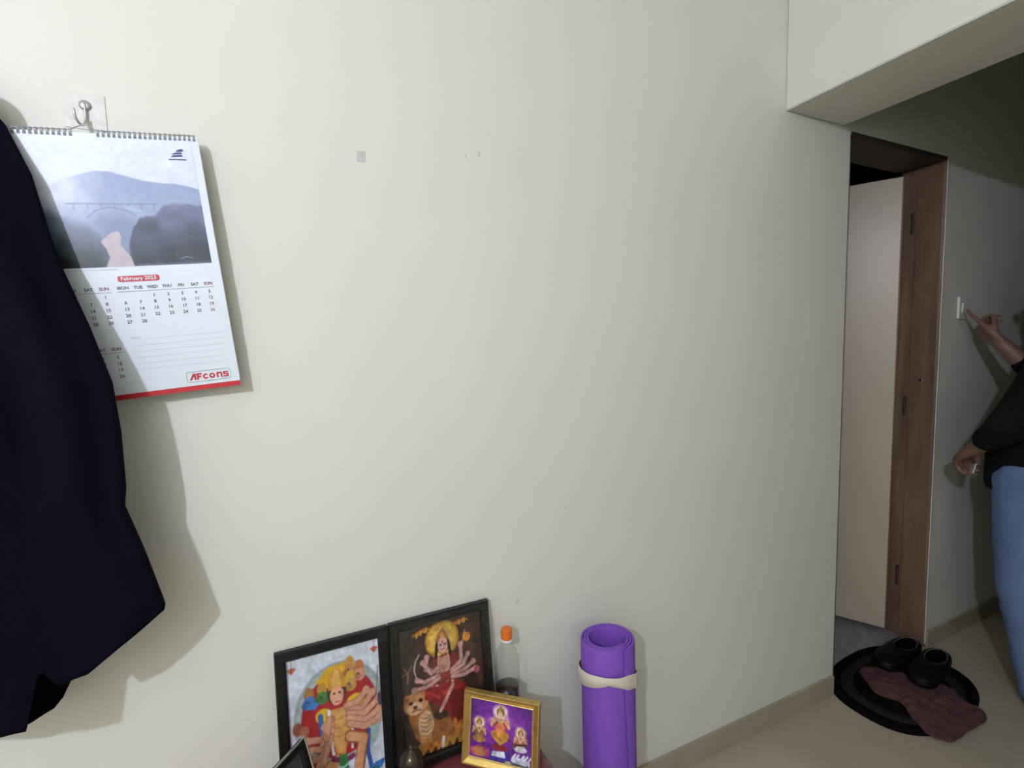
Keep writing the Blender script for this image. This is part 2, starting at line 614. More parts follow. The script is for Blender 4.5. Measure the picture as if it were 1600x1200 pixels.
# ------------------------------------------------------------------ calendar
M_PAPER = mat('white_calendar_paper', (0.70, 0.76, 0.79), 0.36, spec=0.4)
M_INKD = mat('dark_grey_ink', (0.13, 0.135, 0.15), 0.5)
M_INKL = mat('pale_grey_ink', (0.46, 0.49, 0.52), 0.5)
M_RED = mat('red_ink', (0.52, 0.018, 0.022), 0.4)
M_INKR = mat('muted_red_ink', (0.26, 0.09, 0.12), 0.5)
M_NAVYI = mat('navy_ink', (0.02, 0.03, 0.16), 0.4)
M_PHOTO = mat_print('calendar_photo_ink', 0.42)
CA = math.radians(5.4)
cal = thing('wall_calendar', 'spiral bound wall calendar showing February 2023, hung crooked beside the jacket', 'calendar',
            (-0.1429, -0.030, 1.8117), (0, -CA, 0))
CW, CH = 0.34, 0.4705
def cy(x, z):
    # top page: gentle belly and lifted right edge
    u = (x + CW) / CW
    v = -z / CH
    return -.002 - .004 * math.sin(PI * v) * (0.4 + .6 * u) - .003 * max(0, u - .8) / .2 * (0.35 + v)
NX, NZ = 24, 28
def sheet(name, x0, x1, z0, z1, dy, m, parent=cal, nx=NX, nz=NZ):
    V, F = [], []
    for j in range(nz + 1):
        for i in range(nx + 1):
            x = x0 + (x1 - x0) * i / nx
            z = z0 + (z1 - z0) * j / nz
            V.append((x, cy(x, z) + dy, z))
    for j in range(nz):
        for i in range(nx):
            a = j * (nx + 1) + i
            F.append((a, a + nx + 1, a + nx + 2, a + 1))
    return pyd(name, V, F, m, parent, True)
top = sheet('top_page', -CW, 0.0, 0.0, -CH, 0.0, M_PAPER)
V, F = [], []
loop = [(-CW + CW * i / 12, 0.0) for i in range(13)] + [(0.0, -CH * i / 16) for i in range(1, 17)] + [(-CW * i / 12, -CH) for i in range(1, 13)] + [(-CW, -CH + CH * i / 16) for i in range(1, 16)]
for (x, z) in loop:
    V.append((x, cy(x, z) + .0004, z))
for (x, z) in loop:
    V.append((x, .006, z + .001))
n = len(loop)
F = [(i, (i + 1) % n, n + (i + 1) % n, n + i) for i in range(n)] + [tuple(range(2 * n - 1, n - 1, -1))]
pyd('page_block', V, F, M_PAPER, cal)

def flat_on_page(name, V2, F2, m, parent, x, z, dy=-.0006):
    V = [(x + a, cy(x + a, z + b) + dy, z + b) for a, b in V2]
    return V, F2
class Ink:
    def __init__(s):
        s.V, s.F = [], []
    def text(s, body, size, x, z, align='CENTER', bold=0.0, shear=0.0, dy=-.0006, sx=1.0):
        v, f = text_mesh(body, size, align, bold, shear)
        b = len(s.V)
        s.V += [(x + a * sx, cy(x + a * sx, z + c) + dy, z + c) for a, c in v]
        s.F += [tuple(i + b for i in q) for q in f]
    def poly(s, pts, dy=-.0006):
        b = len(s.V)
        s.V += [(x, cy(x, z) + dy, z) for x, z in pts]
        s.F.append(tuple(range(b, b + len(pts))))
    def rect(s, x0, x1, z0, z1, dy=-.0006, n=1):
        for k in range(n):
            a = x0 + (x1 - x0) * k / n
            c = x0 + (x1 - x0) * (k + 1) / n
            s.poly([(a, z0), (c, z0), (c, z1), (a, z1)], dy)
    def build(s, name, m, parent):
        return pyd(name, s.V, s.F, m, parent)
def rrect(x0, x1, z0, z1, r, n=4):
    out = []
    for cx, cz, a0 in ((x1 - r, z1 - r, 0), (x0 + r, z1 - r, 90), (x0 + r, z0 + r, 180), (x1 - r, z0 + r, 270)):
        for k in range(n + 1):
            t = math.radians(a0 + 90 * k / n)
            out.append((cx + r * math.cos(t), cz + r * math.sin(t)))
    return out

def calendar_photo():
    w, h = 330, 224
    P = Paint(w, h, (222, 232, 242))
    X, Y = P.X, P.Y                       # x over page -CW+.006 .. -.0125 ; y over 0.004 .. .231
    x0, x1, z0, z1 = -CW + .006, -.0125, -.004, -.231
    def U(x):
        return (x - x0) / (x1 - x0)
    def Vv(z):
        return (z - z0) / (z1 - z0)
    n1, n2, n3 = P.noise(1, 60, 1), P.noise(1, 22, 2), P.noise(1, 7, 3)
    sky = np.array((236, 241, 246.)) + (n1 * 6 + n2 * 4)[..., None]
    P.a = sky
    P.put(np.clip(n1 * .6 + .2, 0, 1) * np.clip((Y - .12) * 6, 0, 1), (204, 212, 222), .5)
    # far ridge
    xs = [U(v) for v in (-.34, -.28, -.23, -.19, -.165, -.146, -.12, -.097, -.07, -.05, -.03, -.012)]
    ys = [Vv(v) for v in (-.12, -.10, -.085, -.070, -.0635, -.064, -.072, -.079, -.083, -.0835, -.088, -.094)]
    ridge = np.interp(X, xs, ys)
    P.put((Y - ridge) * 120 + n3 * .3, (174, 186, 212), .95)
    mist = np.clip(1 - (X - U(-.225)) / (U(-.155) - U(-.225)) + n2 * .25, 0, 1)
    P.put(mist * np.clip(1.25 - np.abs(Y - Vv(-.10)) * 4.5, 0, 1), (238, 242, 248), .95)
    P.put(np.clip((Y - Vv(-.1)) * 3 + n2 * .3, 0, 1), (190, 200, 216), .5)
    # near slopes left
    xs = [U(v) for v in (-.34, -.27, -.235, -.215, -.19, -.175, -.165, -.15)]
    ys = [Vv(v) for v in (-.105, -.118, -.130, -.143, -.152, -.170, -.19, -.235)]
    sl = np.interp(X, xs, ys)
    k = np.clip((Y - sl) * 14, 0, 1)
    P.put(k, (150, 160, 178))
    P.put(k * np.clip((Y - Vv(-.15)) * 4 + n2 * .2, 0, 1), (86, 100, 104), .9)
    P.put(k * np.clip((Y - Vv(-.185)) * 5 + n2 * .5 + (U(-.22) - X) * 1.5, 0, 1), (44, 56, 58), .85)
    # valley wall centre
    xs = [U(v) for v in (-.20, -.17, -.14, -.12, -.1)]
    ys = [Vv(v) for v in (-.135, -.128, -.13, -.14, -.15)]
    P.put(np.clip((Y - np.interp(X, xs, ys)) * 10, 0, 1) * np.clip((X - U(-.19)) * 12, 0, 1), (146, 158, 186), .7)
    # right hill
    xs = [U(v) for v in (-.14, -.135, -.125, -.112, -.09, -.072, -.05, -.03, -.012)]
    ys = [Vv(v) for v in (-.215, -.185, -.160, -.144, -.138, -.122, -.118, -.121, -.122)]
    hl = np.interp(X, xs, ys)
    k = np.clip((Y - hl) * 40 + n3 * .5, 0, 1) * np.clip((X - U(-.14)) * 40, 0, 1)
    P.put(k, (134, 142, 168))
    P.put(k * np.clip((Y - Vv(-.138)) * 7 + n2 * .6 + n3 * .2, 0, 1), (92, 101, 122))
    P.put(k * np.clip((Y - Vv(-.17)) * 5 + n2 * .6 + n3 * .3, 0, 1), (54, 64, 82))
    P.put(np.clip(n2 * 1.5 - .5, 0, 1) * k * np.clip((Vv(-.15) - Y) * 8, 0, 1), (190, 196, 212), .7)
    # river
    P.poly([(U(a), Vv(b)) for a, b in ((-.160, -.171), (-.148, -.168), (-.146, -.180), (-.149, -.192), (-.142, -.205), (-.137, -.215), (-.134, -.231), (-.176, -.231), (-.168, -.214), (-.171, -.198), (-.177, -.187), (-.168, -.178))], (212, 202, 204))
    # bottom strip
    P.put(np.clip((Y - Vv(-.225)) * 60, 0, 1) * (X > U(-.13)), (128, 140, 152), .8)
    # bridge with piers and arch
    P.line([(U(-.215), Vv(-.1205)), (U(-.082), Vv(-.121))], .005, (140, 152, 180), .8)
    for i in range(7):
        xx = -.205 + i * .0195
        P.line([(U(xx), Vv(-.1205)), (U(xx), Vv(-.131 + (.006 if 1 < i < 5 else 0)))], .003, (128, 142, 172), .7)
    P.line([(U(-.19), Vv(-.145)), (U(-.175), Vv(-.132)), (U(-.155), Vv(-.1265)), (U(-.135), Vv(-.131)), (U(-.118), Vv(-.142))], .005, (132, 146, 178), .7)
    P.line([(U(-.128), Vv(-.128)), (U(-.110), Vv(-.134))], .010, (206, 214, 228), .7)
    P.line([(U(-.062), Vv(-.2205)), (U(-.052), Vv(-.217)), (U(-.042), Vv(-.2205))], .004, (214, 220, 226), .8)
    fade = np.clip((.16 - Y) * 8, 0, 1)
    P.put(fade, (240, 244, 248), .8)
    P.a += (n3 * 4)[..., None]
    P.blur(1)
    P.a = 228 * (np.clip(P.a, 0, 255) / 246) ** 1.45
    return P, x0, x1, z0, z1
P, x0, x1, z0, z1 = calendar_photo()
print_sheet('photo_print', P, x0, x1, z0, z1, lambda x, z: cy(x, z) - .0005, M_PHOTO, top)

# month banner
ink = Ink()
ink.poly(rrect(-.1635, -.1005, -.2585, -.2480, .003), -.0006)
ink.build('month_banner', M_RED, top)
ink = Ink()
ink.text('February 2023', .0092, -.132, -.2532, bold=.0002, dy=-.0011)
ink.build('month_lettering', M_PAPER, top)
DAYS = ('MON', 'TUE', 'WED', 'THU', 'FRI', 'SAT', 'SUN')
dk, rd, pl = Ink(), Ink(), Ink()
def month(xm, zh, first, ndays):
    for c, d in enumerate(DAYS):
        (rd if c == 6 else dk).text(d, .0074, xm + c * .0223, zh, bold=.00025)
    dk.rect(xm - .009, xm + 6 * .0223 + .010, zh - .0068, zh - .0062, n=6)
    c, r = first, 0
    for k in range(1, ndays + 1):
        (rd if c == 6 else dk).text(str(k), .0080, xm + c * .0223, zh - .0150 - r * .0116, bold=.00018)
        c += 1
        if c == 7:
            c, r = 0, r + 1
month(-.1585, -.2695, 2, 28)
month(-.320, -.2695, 6, 31)
month(-.320, -.3775, 2, 31)
dk.build('date_lettering', M_INKD, top)['kind'] = 'stuff'
rd.build('sunday_lettering', M_INKR, top)['kind'] = 'stuff'
ban = Ink()
ban.poly(rrect(-.325, -.262, -.2585, -.2480, .003))
ban.build('month_banner', M_INKL, top)
ban = Ink()
ban.poly(rrect(-.325, -.262, -.3665, -.3560, .003))
ban.build('month_banner', M_INKL, top)
ban = Ink()
ban.text('January 2023', .0092, -.2935, -.2532, bold=.0002, dy=-.0011)
ban.build('month_lettering', M_PAPER, top)
ban = Ink()
ban.text('March 2023', .0092, -.2935, -.3612, bold=.0002, dy=-.0011)
ban.build('month_lettering', M_PAPER, top)
for k in range(6):
    pl.rect(-.162 + (.02 if k == 0 else 0), -.014, -.3630 - k * .0112, -.3634 - k * .0112, n=5)
pl.text('Notes', .006, -.155, -.3600)
pl.rect(-.24, -.16, -.2352, -.2358, n=3)
pl.build('note_lines', M_INKL, top)['kind'] = 'stuff'
# logo: boxed red lettering
lg = Ink()
A, B = rrect(-.0885, -.0145, -.4545, -.4340, .0035), rrect(-.0879, -.0151, -.4539, -.4346, .0030)
for k in range(len(A)):
    k2 = (k + 1) % len(A)
    lg.poly([A[k], A[k2], B[k2], B[k]], -.0006)
lg.build('logo_box', M_INKD, top)
lg = Ink()
LX, LZ, LHH = -.0845, -.4505, .0125
def glyph(polys, x, w):
    for pl_ in polys:
        lg.poly([(LX + x + a * w, LZ + b * LHH) for a, b in pl_], -.0008)
S = .22
# A F C o n s in chunky strokes
glyph([[(0, 0), (.30, 0), (.78, .78), (.78, 1), (.62, 1)], [(.72, 0), (1, 0), (1, 1), (.72, 1)]], 0.0, .0115)
glyph([[(0, 0), (.32, 0), (.32, 1), (0, 1)], [(.32, .74), (1, .74), (1, 1), (.32, 1)], [(.32, .36), (.82, .36), (.82, .6), (.32, .6)]], .0128, .0088)
def ringpoly(cx, cz, ro, ri, a0, a1, sx, x, w):
    n = 14
    for k in range(n):
        t0 = math.radians(a0 + (a1 - a0) * k / n)
        t1 = math.radians(a0 + (a1 - a0) * (k + 1) / n)
        glyph([[(cx + ro * sx * math.cos(t0), cz + ro * math.sin(t0)), (cx + ro * sx * math.cos(t1), cz + ro * math.sin(t1)),
                (cx + ri * sx * math.cos(t1), cz + ri * math.sin(t1)), (cx + ri * sx * math.cos(t0), cz + ri * math.sin(t0))]], x, w)
ringpoly(.55, .42, .42, .20, 40, 320, 1.2, .0222, .0100)
ringpoly(.5, .42, .42, .19, 0, 360, 1.2, .0335, .0100)
glyph([[(0, 0), (.28, 0), (.28, .84), (0, .84)], [(.72, 0), (1, 0), (1, .70), (.72, .70)], [(.28, .60), (.72, .60), (1, .70), (.86, .84), (.28, .84)]], .0462, .0095)
glyph([[(0, 0), (.92, 0), (1, .1), (1, .22), (0, .22)], [(.72, .22), (1, .22), (1, .46), (.72, .46)], [(0, .36), (1, .36), (1, .52), (0, .52)],
       [(0, .5), (.28, .5), (.28, .72), (0, .72)], [(0, .64), (.98, .64), (.98, .86), (.08, .86), (0, .78)]], .0576, .0090)
lg.build('logo_lettering', M_RED, top)
# emblem: slanted stacked bars over a small caption bar
em = Ink()
ex, ez = -.044, -.0375
for k, (a, b, w) in enumerate(((0.004, .010, .013), (-.002, .0055, .018), (-.004, .001, .020))):
    em.poly([(ex + a, ez + b), (ex + a + w, ez + b + .0015), (ex + a + w - .003, ez + b + .0048), (ex + a + .004, ez + b + .0035)], -.0009)
em.poly([(ex + .006, ez + .0135), (ex + .015, ez + .0165), (ex + .019, ez + .0125), (ex + .012, ez + .0135)], -.0009)
em.rect(ex - .008, ex + .020, ez - .0042, ez - .0022, -.0009, n=2)
em.build('emblem', M_NAVYI, top)
# red strip
rs = Ink()
rs.rect(-CW, .0, -CH, -CH + .0095, -.0007, n=24)
rs.build('red_strip', M_RED, top)
# spiral binding
M_WIRE = mat('white_binding_wire', (0.42, 0.43, 0.44), .35, metal=.3)
bm = bmesh.new()
nr = 44
for k in range(nr):
    x = -CW + .006 + (CW - .012) * k / (nr - 1)
    if abs(x + .17) < .017:
        continue
    for d in (-.0009, .0009):
        pts = [(x + d, .001 + .0048 * math.cos(t) , .0015 + .0052 * math.sin(t)) for t in [2 * PI * i / 10 for i in range(10)]]
        add_tube(bm, pts, .0006, 5, closed=True)
wb = obj('wire_binding', bm, M_WIRE, cal, True)
wb['kind'] = 'stuff'
bm = bmesh.new()
add_tube(bm, [(-CW + .004, .001, .0052), (-.195, .001, .0055)], .0008, 6)
add_tube(bm, [(-.145, .001, .0055), (-.004, .001, .0052)], .0008, 6)
add_tube(bm, catmull([(-.195, .001, .0055), (-.187, .000, .0065), (-.178, .003, .0125), (-.170, .004, .0155), (-.162, .003, .0125), (-.153, .000, .0065), (-.145, .001, .0055)], 6), .0010, 6)
obj('hanger_wire', bm, M_WIRE, cal, True)
bm = bmesh.new()
for k in range(nr):
    x = -CW + .006 + (CW - .012) * k / (nr - 1)
    if abs(x + .17) < .017:
        continue
    add_box(bm, (x - .0022, cy(x, -.004) - .0010, -.0062), (x + .0022, cy(x, -.004) - .0004, -.0022))  # solid tabs, the shade of the holes put into their colour
ph = obj('hole_shade_tabs', bm, mat('hole_shadow_grey', (.22, .23, .24), .7), cal)
ph['kind'] = 'stuff'

# adhesive hook carrying the calendar
hk = thing('adhesive_hook', 'clear square adhesive hook on the wall above the calendar', 'hook', (-.3165, 0, 1.845))
bm = bmesh.new()
add_box(bm, (-.030, -.0014, -.032), (.030, 0, .030), .0006, 1)
obj('adhesive_patch', bm, mat('cloudy_adhesive_film', (.72, .715, .64), .4, noise_amt=.10, noise_scale=70, bump=.15, bump_scale=80, spec=.25), hk)
bm = bmesh.new()
add_lathe(bm, [(.009, 0), (.009, .002), (.007, .0035), (.003, .0045)], 20)
o = obj('rivet', bm, M_STEEL, hk, True)
o.location = (0.001, -.001, .009)
o.rotation_euler = (PI / 2, 0, 0)
bm = bmesh.new()
add_tube(bm, catmull([(.001, -.005, .012), (.0015, -.006, -.004), (.001, -.008, -.022), (-.001, -.018, -.031), (-.004, -.029, -.029), (-.006, -.033, -.018), (-.0065, -.033, -.010)], 6), .0021, 8)
obj('metal_hook', bm, M_STEEL, hk, True)

# ------------------------------------------------------------------ jacket on the left
M_NAVY = mat('navy_wool_cloth', (0.0026, 0.0030, 0.0095), 0.9, noise_amt=0.35, noise_scale=120, bump=0.15, bump_scale=400, sheen=0.0, spec=0.08)
M_LINING = mat('black_jacket_lining', (0.0012, 0.0012, 0.0018), 0.9, spec=0.05)
JX = -0.475
jacket = thing('hanging_jacket', 'dark navy jacket hanging on the wall at the left, overlapping the calendar', 'jacket', (JX, 0, 0))
# right outline: z -> x, and stand-off s from the wall
JZ = [(1.835, -.452, .045), (1.79, -.414, .05), (1.707, -.381, .07), (1.572, -.353, .09), (1.456, -.314, .11), (1.361, -.286, .13), (1.276, -.278, .14), (1.181, -.276, .15), (1.149, -.280, .15), (1.067, -.258, .15), (0.959, -.234, .15), (0.80, -.225, .15)]
jz = np.array([a[0] for a in JZ])[::-1]
jx = np.array([a[1] for a in JZ])[::-1]
js = np.array([a[2] for a in JZ])[::-1]
def jr(z):
    return float(np.interp(z, jz, jx))
def jstand(z):
    return .88 * float(np.interp(z, jz, js))
HX = [-.75, -.66, -.56, -.50, -.446, -.432, -.420, -.408, -.398, -.389, -.348, -.299, -.234]
HZ = [.90, .86, .85, .835, .829, .825, .868, .914, .895, .878, .884, .918, .958]
def hem(x):
    return float(np.interp(x, HX, HZ))
NU, NV = 90, 110
V, F = [], []
cols = []
for i in range(NU + 1):
    u = i / NU
    xh = -.73 + (-.234 + .73) * u
    cols.append((u, 0.0, hem(xh)))
for k in range(1, 9):                    # right side turned back towards the wall
    cols.append((1.0, k / 8, .958 + .004 * k))
def jpoint(u, back, z):
    xr = jr(z)
    top_t = max(0.0, min(1.0, (1.835 - z) / .25))
    xl = JX - (xr - JX) * (0.9 + .05 * math.sin(z * 7))
    x = xl + (xr - xl) * u
    e = xr - x
    s = jstand(z)
    full = math.sqrt(max(0, 1 - (2 * u - 1) ** 4)) 
    amp = .014 * top_t
    up = max(0.0, min(1.0, (z - 1.02) / .25))
    fold = top_t * up * (.016 * math.exp(-((e - .050) / .020) ** 2) - .014 * math.exp(-((e - .105 - .02 * (1.5 - z)) / .022) ** 2))
    fold += .012 * top_t * noise.noise(Vector((x * 6 + 3, 1.3, z * 2.2)))
    fold += .008 * (1 - up) * math.sin(e * 34 + .4)
    y = -(s + .035 * top_t * full * (1 - u ** 6) + fold * (1 - u ** 12))
    if back > 0:
        t = back
        x = xr - .012 * (1 - math.cos(t * PI / 2)) - .03 * t * t
        y = -(s * (1 - t) + (s * .35 + .012) * t) 
    return x, y
for j in range(NV + 1):
    v = j / NV
    for (u, bk, hz) in cols:
        z = 1.835 + (hz - 1.835) * v
        x, y = jpoint(u, bk, z)
        V.append((x - JX, y, z))
nc = len(cols)
for j in range(NV):
    for i in range(nc - 1):
        a = j * nc + i
        F.append((a, a + 1, a + nc + 1, a + nc))
shell = pyd('outer_shell', V, F, M_NAVY, jacket, True)
sd = shell.modifiers.new('thickness', 'SOLIDIFY')
sd.thickness = .004
sd.offset = -1
# lining / inside back panel
V, F = [], []
LHX = [-.75, -.56, -.47, -.421, -.374, -.350, -.30]
LHZ = [.83, .80, .795, .798, .815, .90, .95]
NU2, NV2 = 30, 50
for j in range(NV2 + 1):
    for i in range(NU2 + 1):
        u = i / NU2
        xb = -.72 + (-.345 + .72) * u
        hz = float(np.interp(xb, LHX, LHZ))
        z = 1.80 + (hz - 1.80) * j / NV2
        xr = min(jr(z) - .045, -.345 - .02 * (z > 1.2))
        xr = max(xr, JX + .02)
        if z < 1.0:
            xr = float(np.interp(z, [.815, .90, 1.0], [-.372, -.348, -.33]))
        xl = JX - (jr(z) - JX) * .8
        x = xl + (xr - xl) * u
        y = -(.035 + .075 * (j / NV2) + .010 * math.sin(x * 40 + z * 3))
        V.append((x - JX, y, z))
for j in range(NV2):
    for i in range(NU2):
        a = j * (NU2 + 1) + i
        F.append((a, a + 1, a + NU2 + 2, a + NU2 + 1))
o = pyd('lining', V, F, M_LINING, jacket, True)
sd = o.modifiers.new('thickness', 'SOLIDIFY')
sd.thickness = .003
# collar and sleeve (left, mostly out of view)
bm = bmesh.new()
add_tube(bm, catmull([(-.075, -.06, 1.80), (-.045, -.075, 1.835), (0, -.08, 1.852), (.030, -.066, 1.838), (.045, -.05, 1.81)], 8), .016, 10)
obj('collar', bm, M_NAVY, jacket, True)
bm = bmesh.new()
add_limb(bm, [(-.13, -.09, 1.70), (-.20, -.10, 1.45), (-.235, -.11, 1.2), (-.245, -.11, 0.98)], [.05, .062, .055, .046])
obj('sleeve', bm, M_NAVY, jacket, True)
bm = bmesh.new()
add_tube(bm, catmull([(-.012, -.055, 1.835), (-.010, -.03, 1.865), (0, -.02, 1.875), (.010, -.03, 1.865), (.012, -.055, 1.835)], 6), .003, 6)
obj('hanging_loop', bm, M_LINING, jacket, True)
ph = thing('coat_hook', 'steel wall hook that carries the navy jacket', 'hook', (JX, 0, 1.90))
bm = bmesh.new()
add_box(bm, (-.018, -.003, -.045), (.018, 0, .045), .002, 1)
obj('hook_plate', bm, M_STEEL, ph)
bm = bmesh.new()
add_tube(bm, catmull([(0, -.002, .02), (0, -.02, -.015), (0, -.03, -.027), (0, -.045, -.02), (0, -.05, .0)], 6), .004, 8)
obj('hook_arm', bm, M_STEEL, ph, True)

# ------------------------------------------------------------------ low table with red cloth
TZ = 0.40
M_CLOTH = mat('maroon_satin_cloth', (0.20, 0.022, 0.028), 0.38, noise_amt=.3, noise_scale=30, sheen=.3)
M_STOOL = mat('brown_stool_wood', (.16, .085, .045), .5, noise_amt=.4, noise_scale=10, stretch=(8, 1, 1))
TX0, TX1, TY0, TY1 = -.36, .512, -.42, -.012
table = thing('low_table', 'low wooden stand against the wall holding the framed pictures', 'table', ((TX0 + TX1) / 2, (TY0 + TY1) / 2, 0))
tc = Vector(((TX0 + TX1) / 2, (TY0 + TY1) / 2, 0))
box('tabletop', Vector((TX0, TY0, TZ - .028)) - tc, Vector((TX1, TY1, TZ - .004)) - tc, M_STOOL, table, .003)
for sx in (TX0 + .02, TX1 - .06):
    for sy in (TY0 + .02, TY1 - .06):
        box('leg', Vector((sx, sy, 0)) - tc, Vector((sx + .04, sy + .04, TZ - .028)) - tc, M_STOOL, table, .003)
# cloth: top + drop over front and right side, with pleats and ripples
V, F = [], []
nx, ny = 70, 44
x_lo, x_hi = TX0 - .004, TX1 + .07
y_lo, y_hi = TY0 - .13, TY1
for j in range(ny + 1):
    for i in range(nx + 1):
        x = x_lo + (x_hi - x_lo) * i / nx
        y = y_lo + (y_hi - y_lo) * j / ny
        rip = .0018 * (1 + math.sin(x * 85 + math.sin(y * 30) * 1.2 + y * 22)) + .0015 * (1 + noise.noise(Vector((x * 20, y * 20, 0))))
        if y > -.16:
            rip *= .25
        bx_ = math.exp(-((x - .145) / .04) ** 2 - ((y + .112) / .018) ** 2)
        px, py, pz = x, y, TZ - .0035 + rip + .022 * bx_
        ox, oy = max(0, x - TX1), max(0, TY0 - y)
        if ox > 0:
            px = TX1 + .003 + .002 * math.sin(y * 60)
            pz = TZ - .002 - ox
        if oy > 0:
            py = TY0 - .003 - .004 * (1 + math.sin(x * 50))
            pz = min(pz, TZ - .002 - oy)
        V.append((px, py, pz))
for j in range(ny):
    for i in range(nx):
        a = j * (nx + 1) + i
        F.append((a, a + 1, a + nx + 2, a + nx + 1))
o = pyd('table_cloth', V, F, M_CLOTH, None, True)
tag(o, 'rumpled maroon satin cloth spread under the framed pictures', 'cloth')

# ------------------------------------------------------------------ framed pictures
M_BLACKF = mat('black_picture_frame', (0.008, 0.007, 0.006), 0.42, noise_amt=.4, noise_scale=40, spec=0.35)
M_GLASS = mat_clear('picture_glass', (.97, .97, .97), .012, .04, .35)
M_WRAP = mat_clear('clear_plastic_wrap', (.90, .90, .90), .05, .12, .9)
M_INKP = mat_print('picture_ink', .5)
M_BACK = mat('brown_backing_board', (.2, .13, .08), .8)

def frame_bars(w, h, bw, dep, bev, m, parent, prof=None):
    """four mitred bars; local: x across, z up, front faces -y; origin bottom centre"""
    o = [(-w / 2, 0), (w / 2, 0), (w / 2, h), (-w / 2, h)]
    i = [(-w / 2 + bw, bw), (w / 2 - bw, bw), (w / 2 - bw, h - bw), (-w / 2 + bw, h - bw)]
    prof = prof or [(0.0, 0.0), (0.0, -dep * .8), (.12, -dep), (.8, -dep), (1.0, -dep * .72), (1.0, 0.0)]
    for k in range(4):
        k2 = (k + 1) % 4
        V, F = [], []
        for (a, b) in ((o[k], i[k]), (o[k2], i[k2])):
            for t, y in prof:
                V.append((a[0] + (b[0] - a[0]) * t, y, a[1] + (b[1] - a[1]) * t))
        n = len(prof)
        for q in range(n):
            q2 = (q + 1) % n
            F.append((q, q2, n + q2, n + q))
        F.append(tuple(range(n))[::-1])
        F.append(tuple(range(n, 2 * n)))
        bm = bmesh.new()
        vs = [bm.verts.new(v) for v in V]
        for f in F:
            bm.faces.new([vs[z] for z in f])
        obj('frame_bar', bm, m, parent)

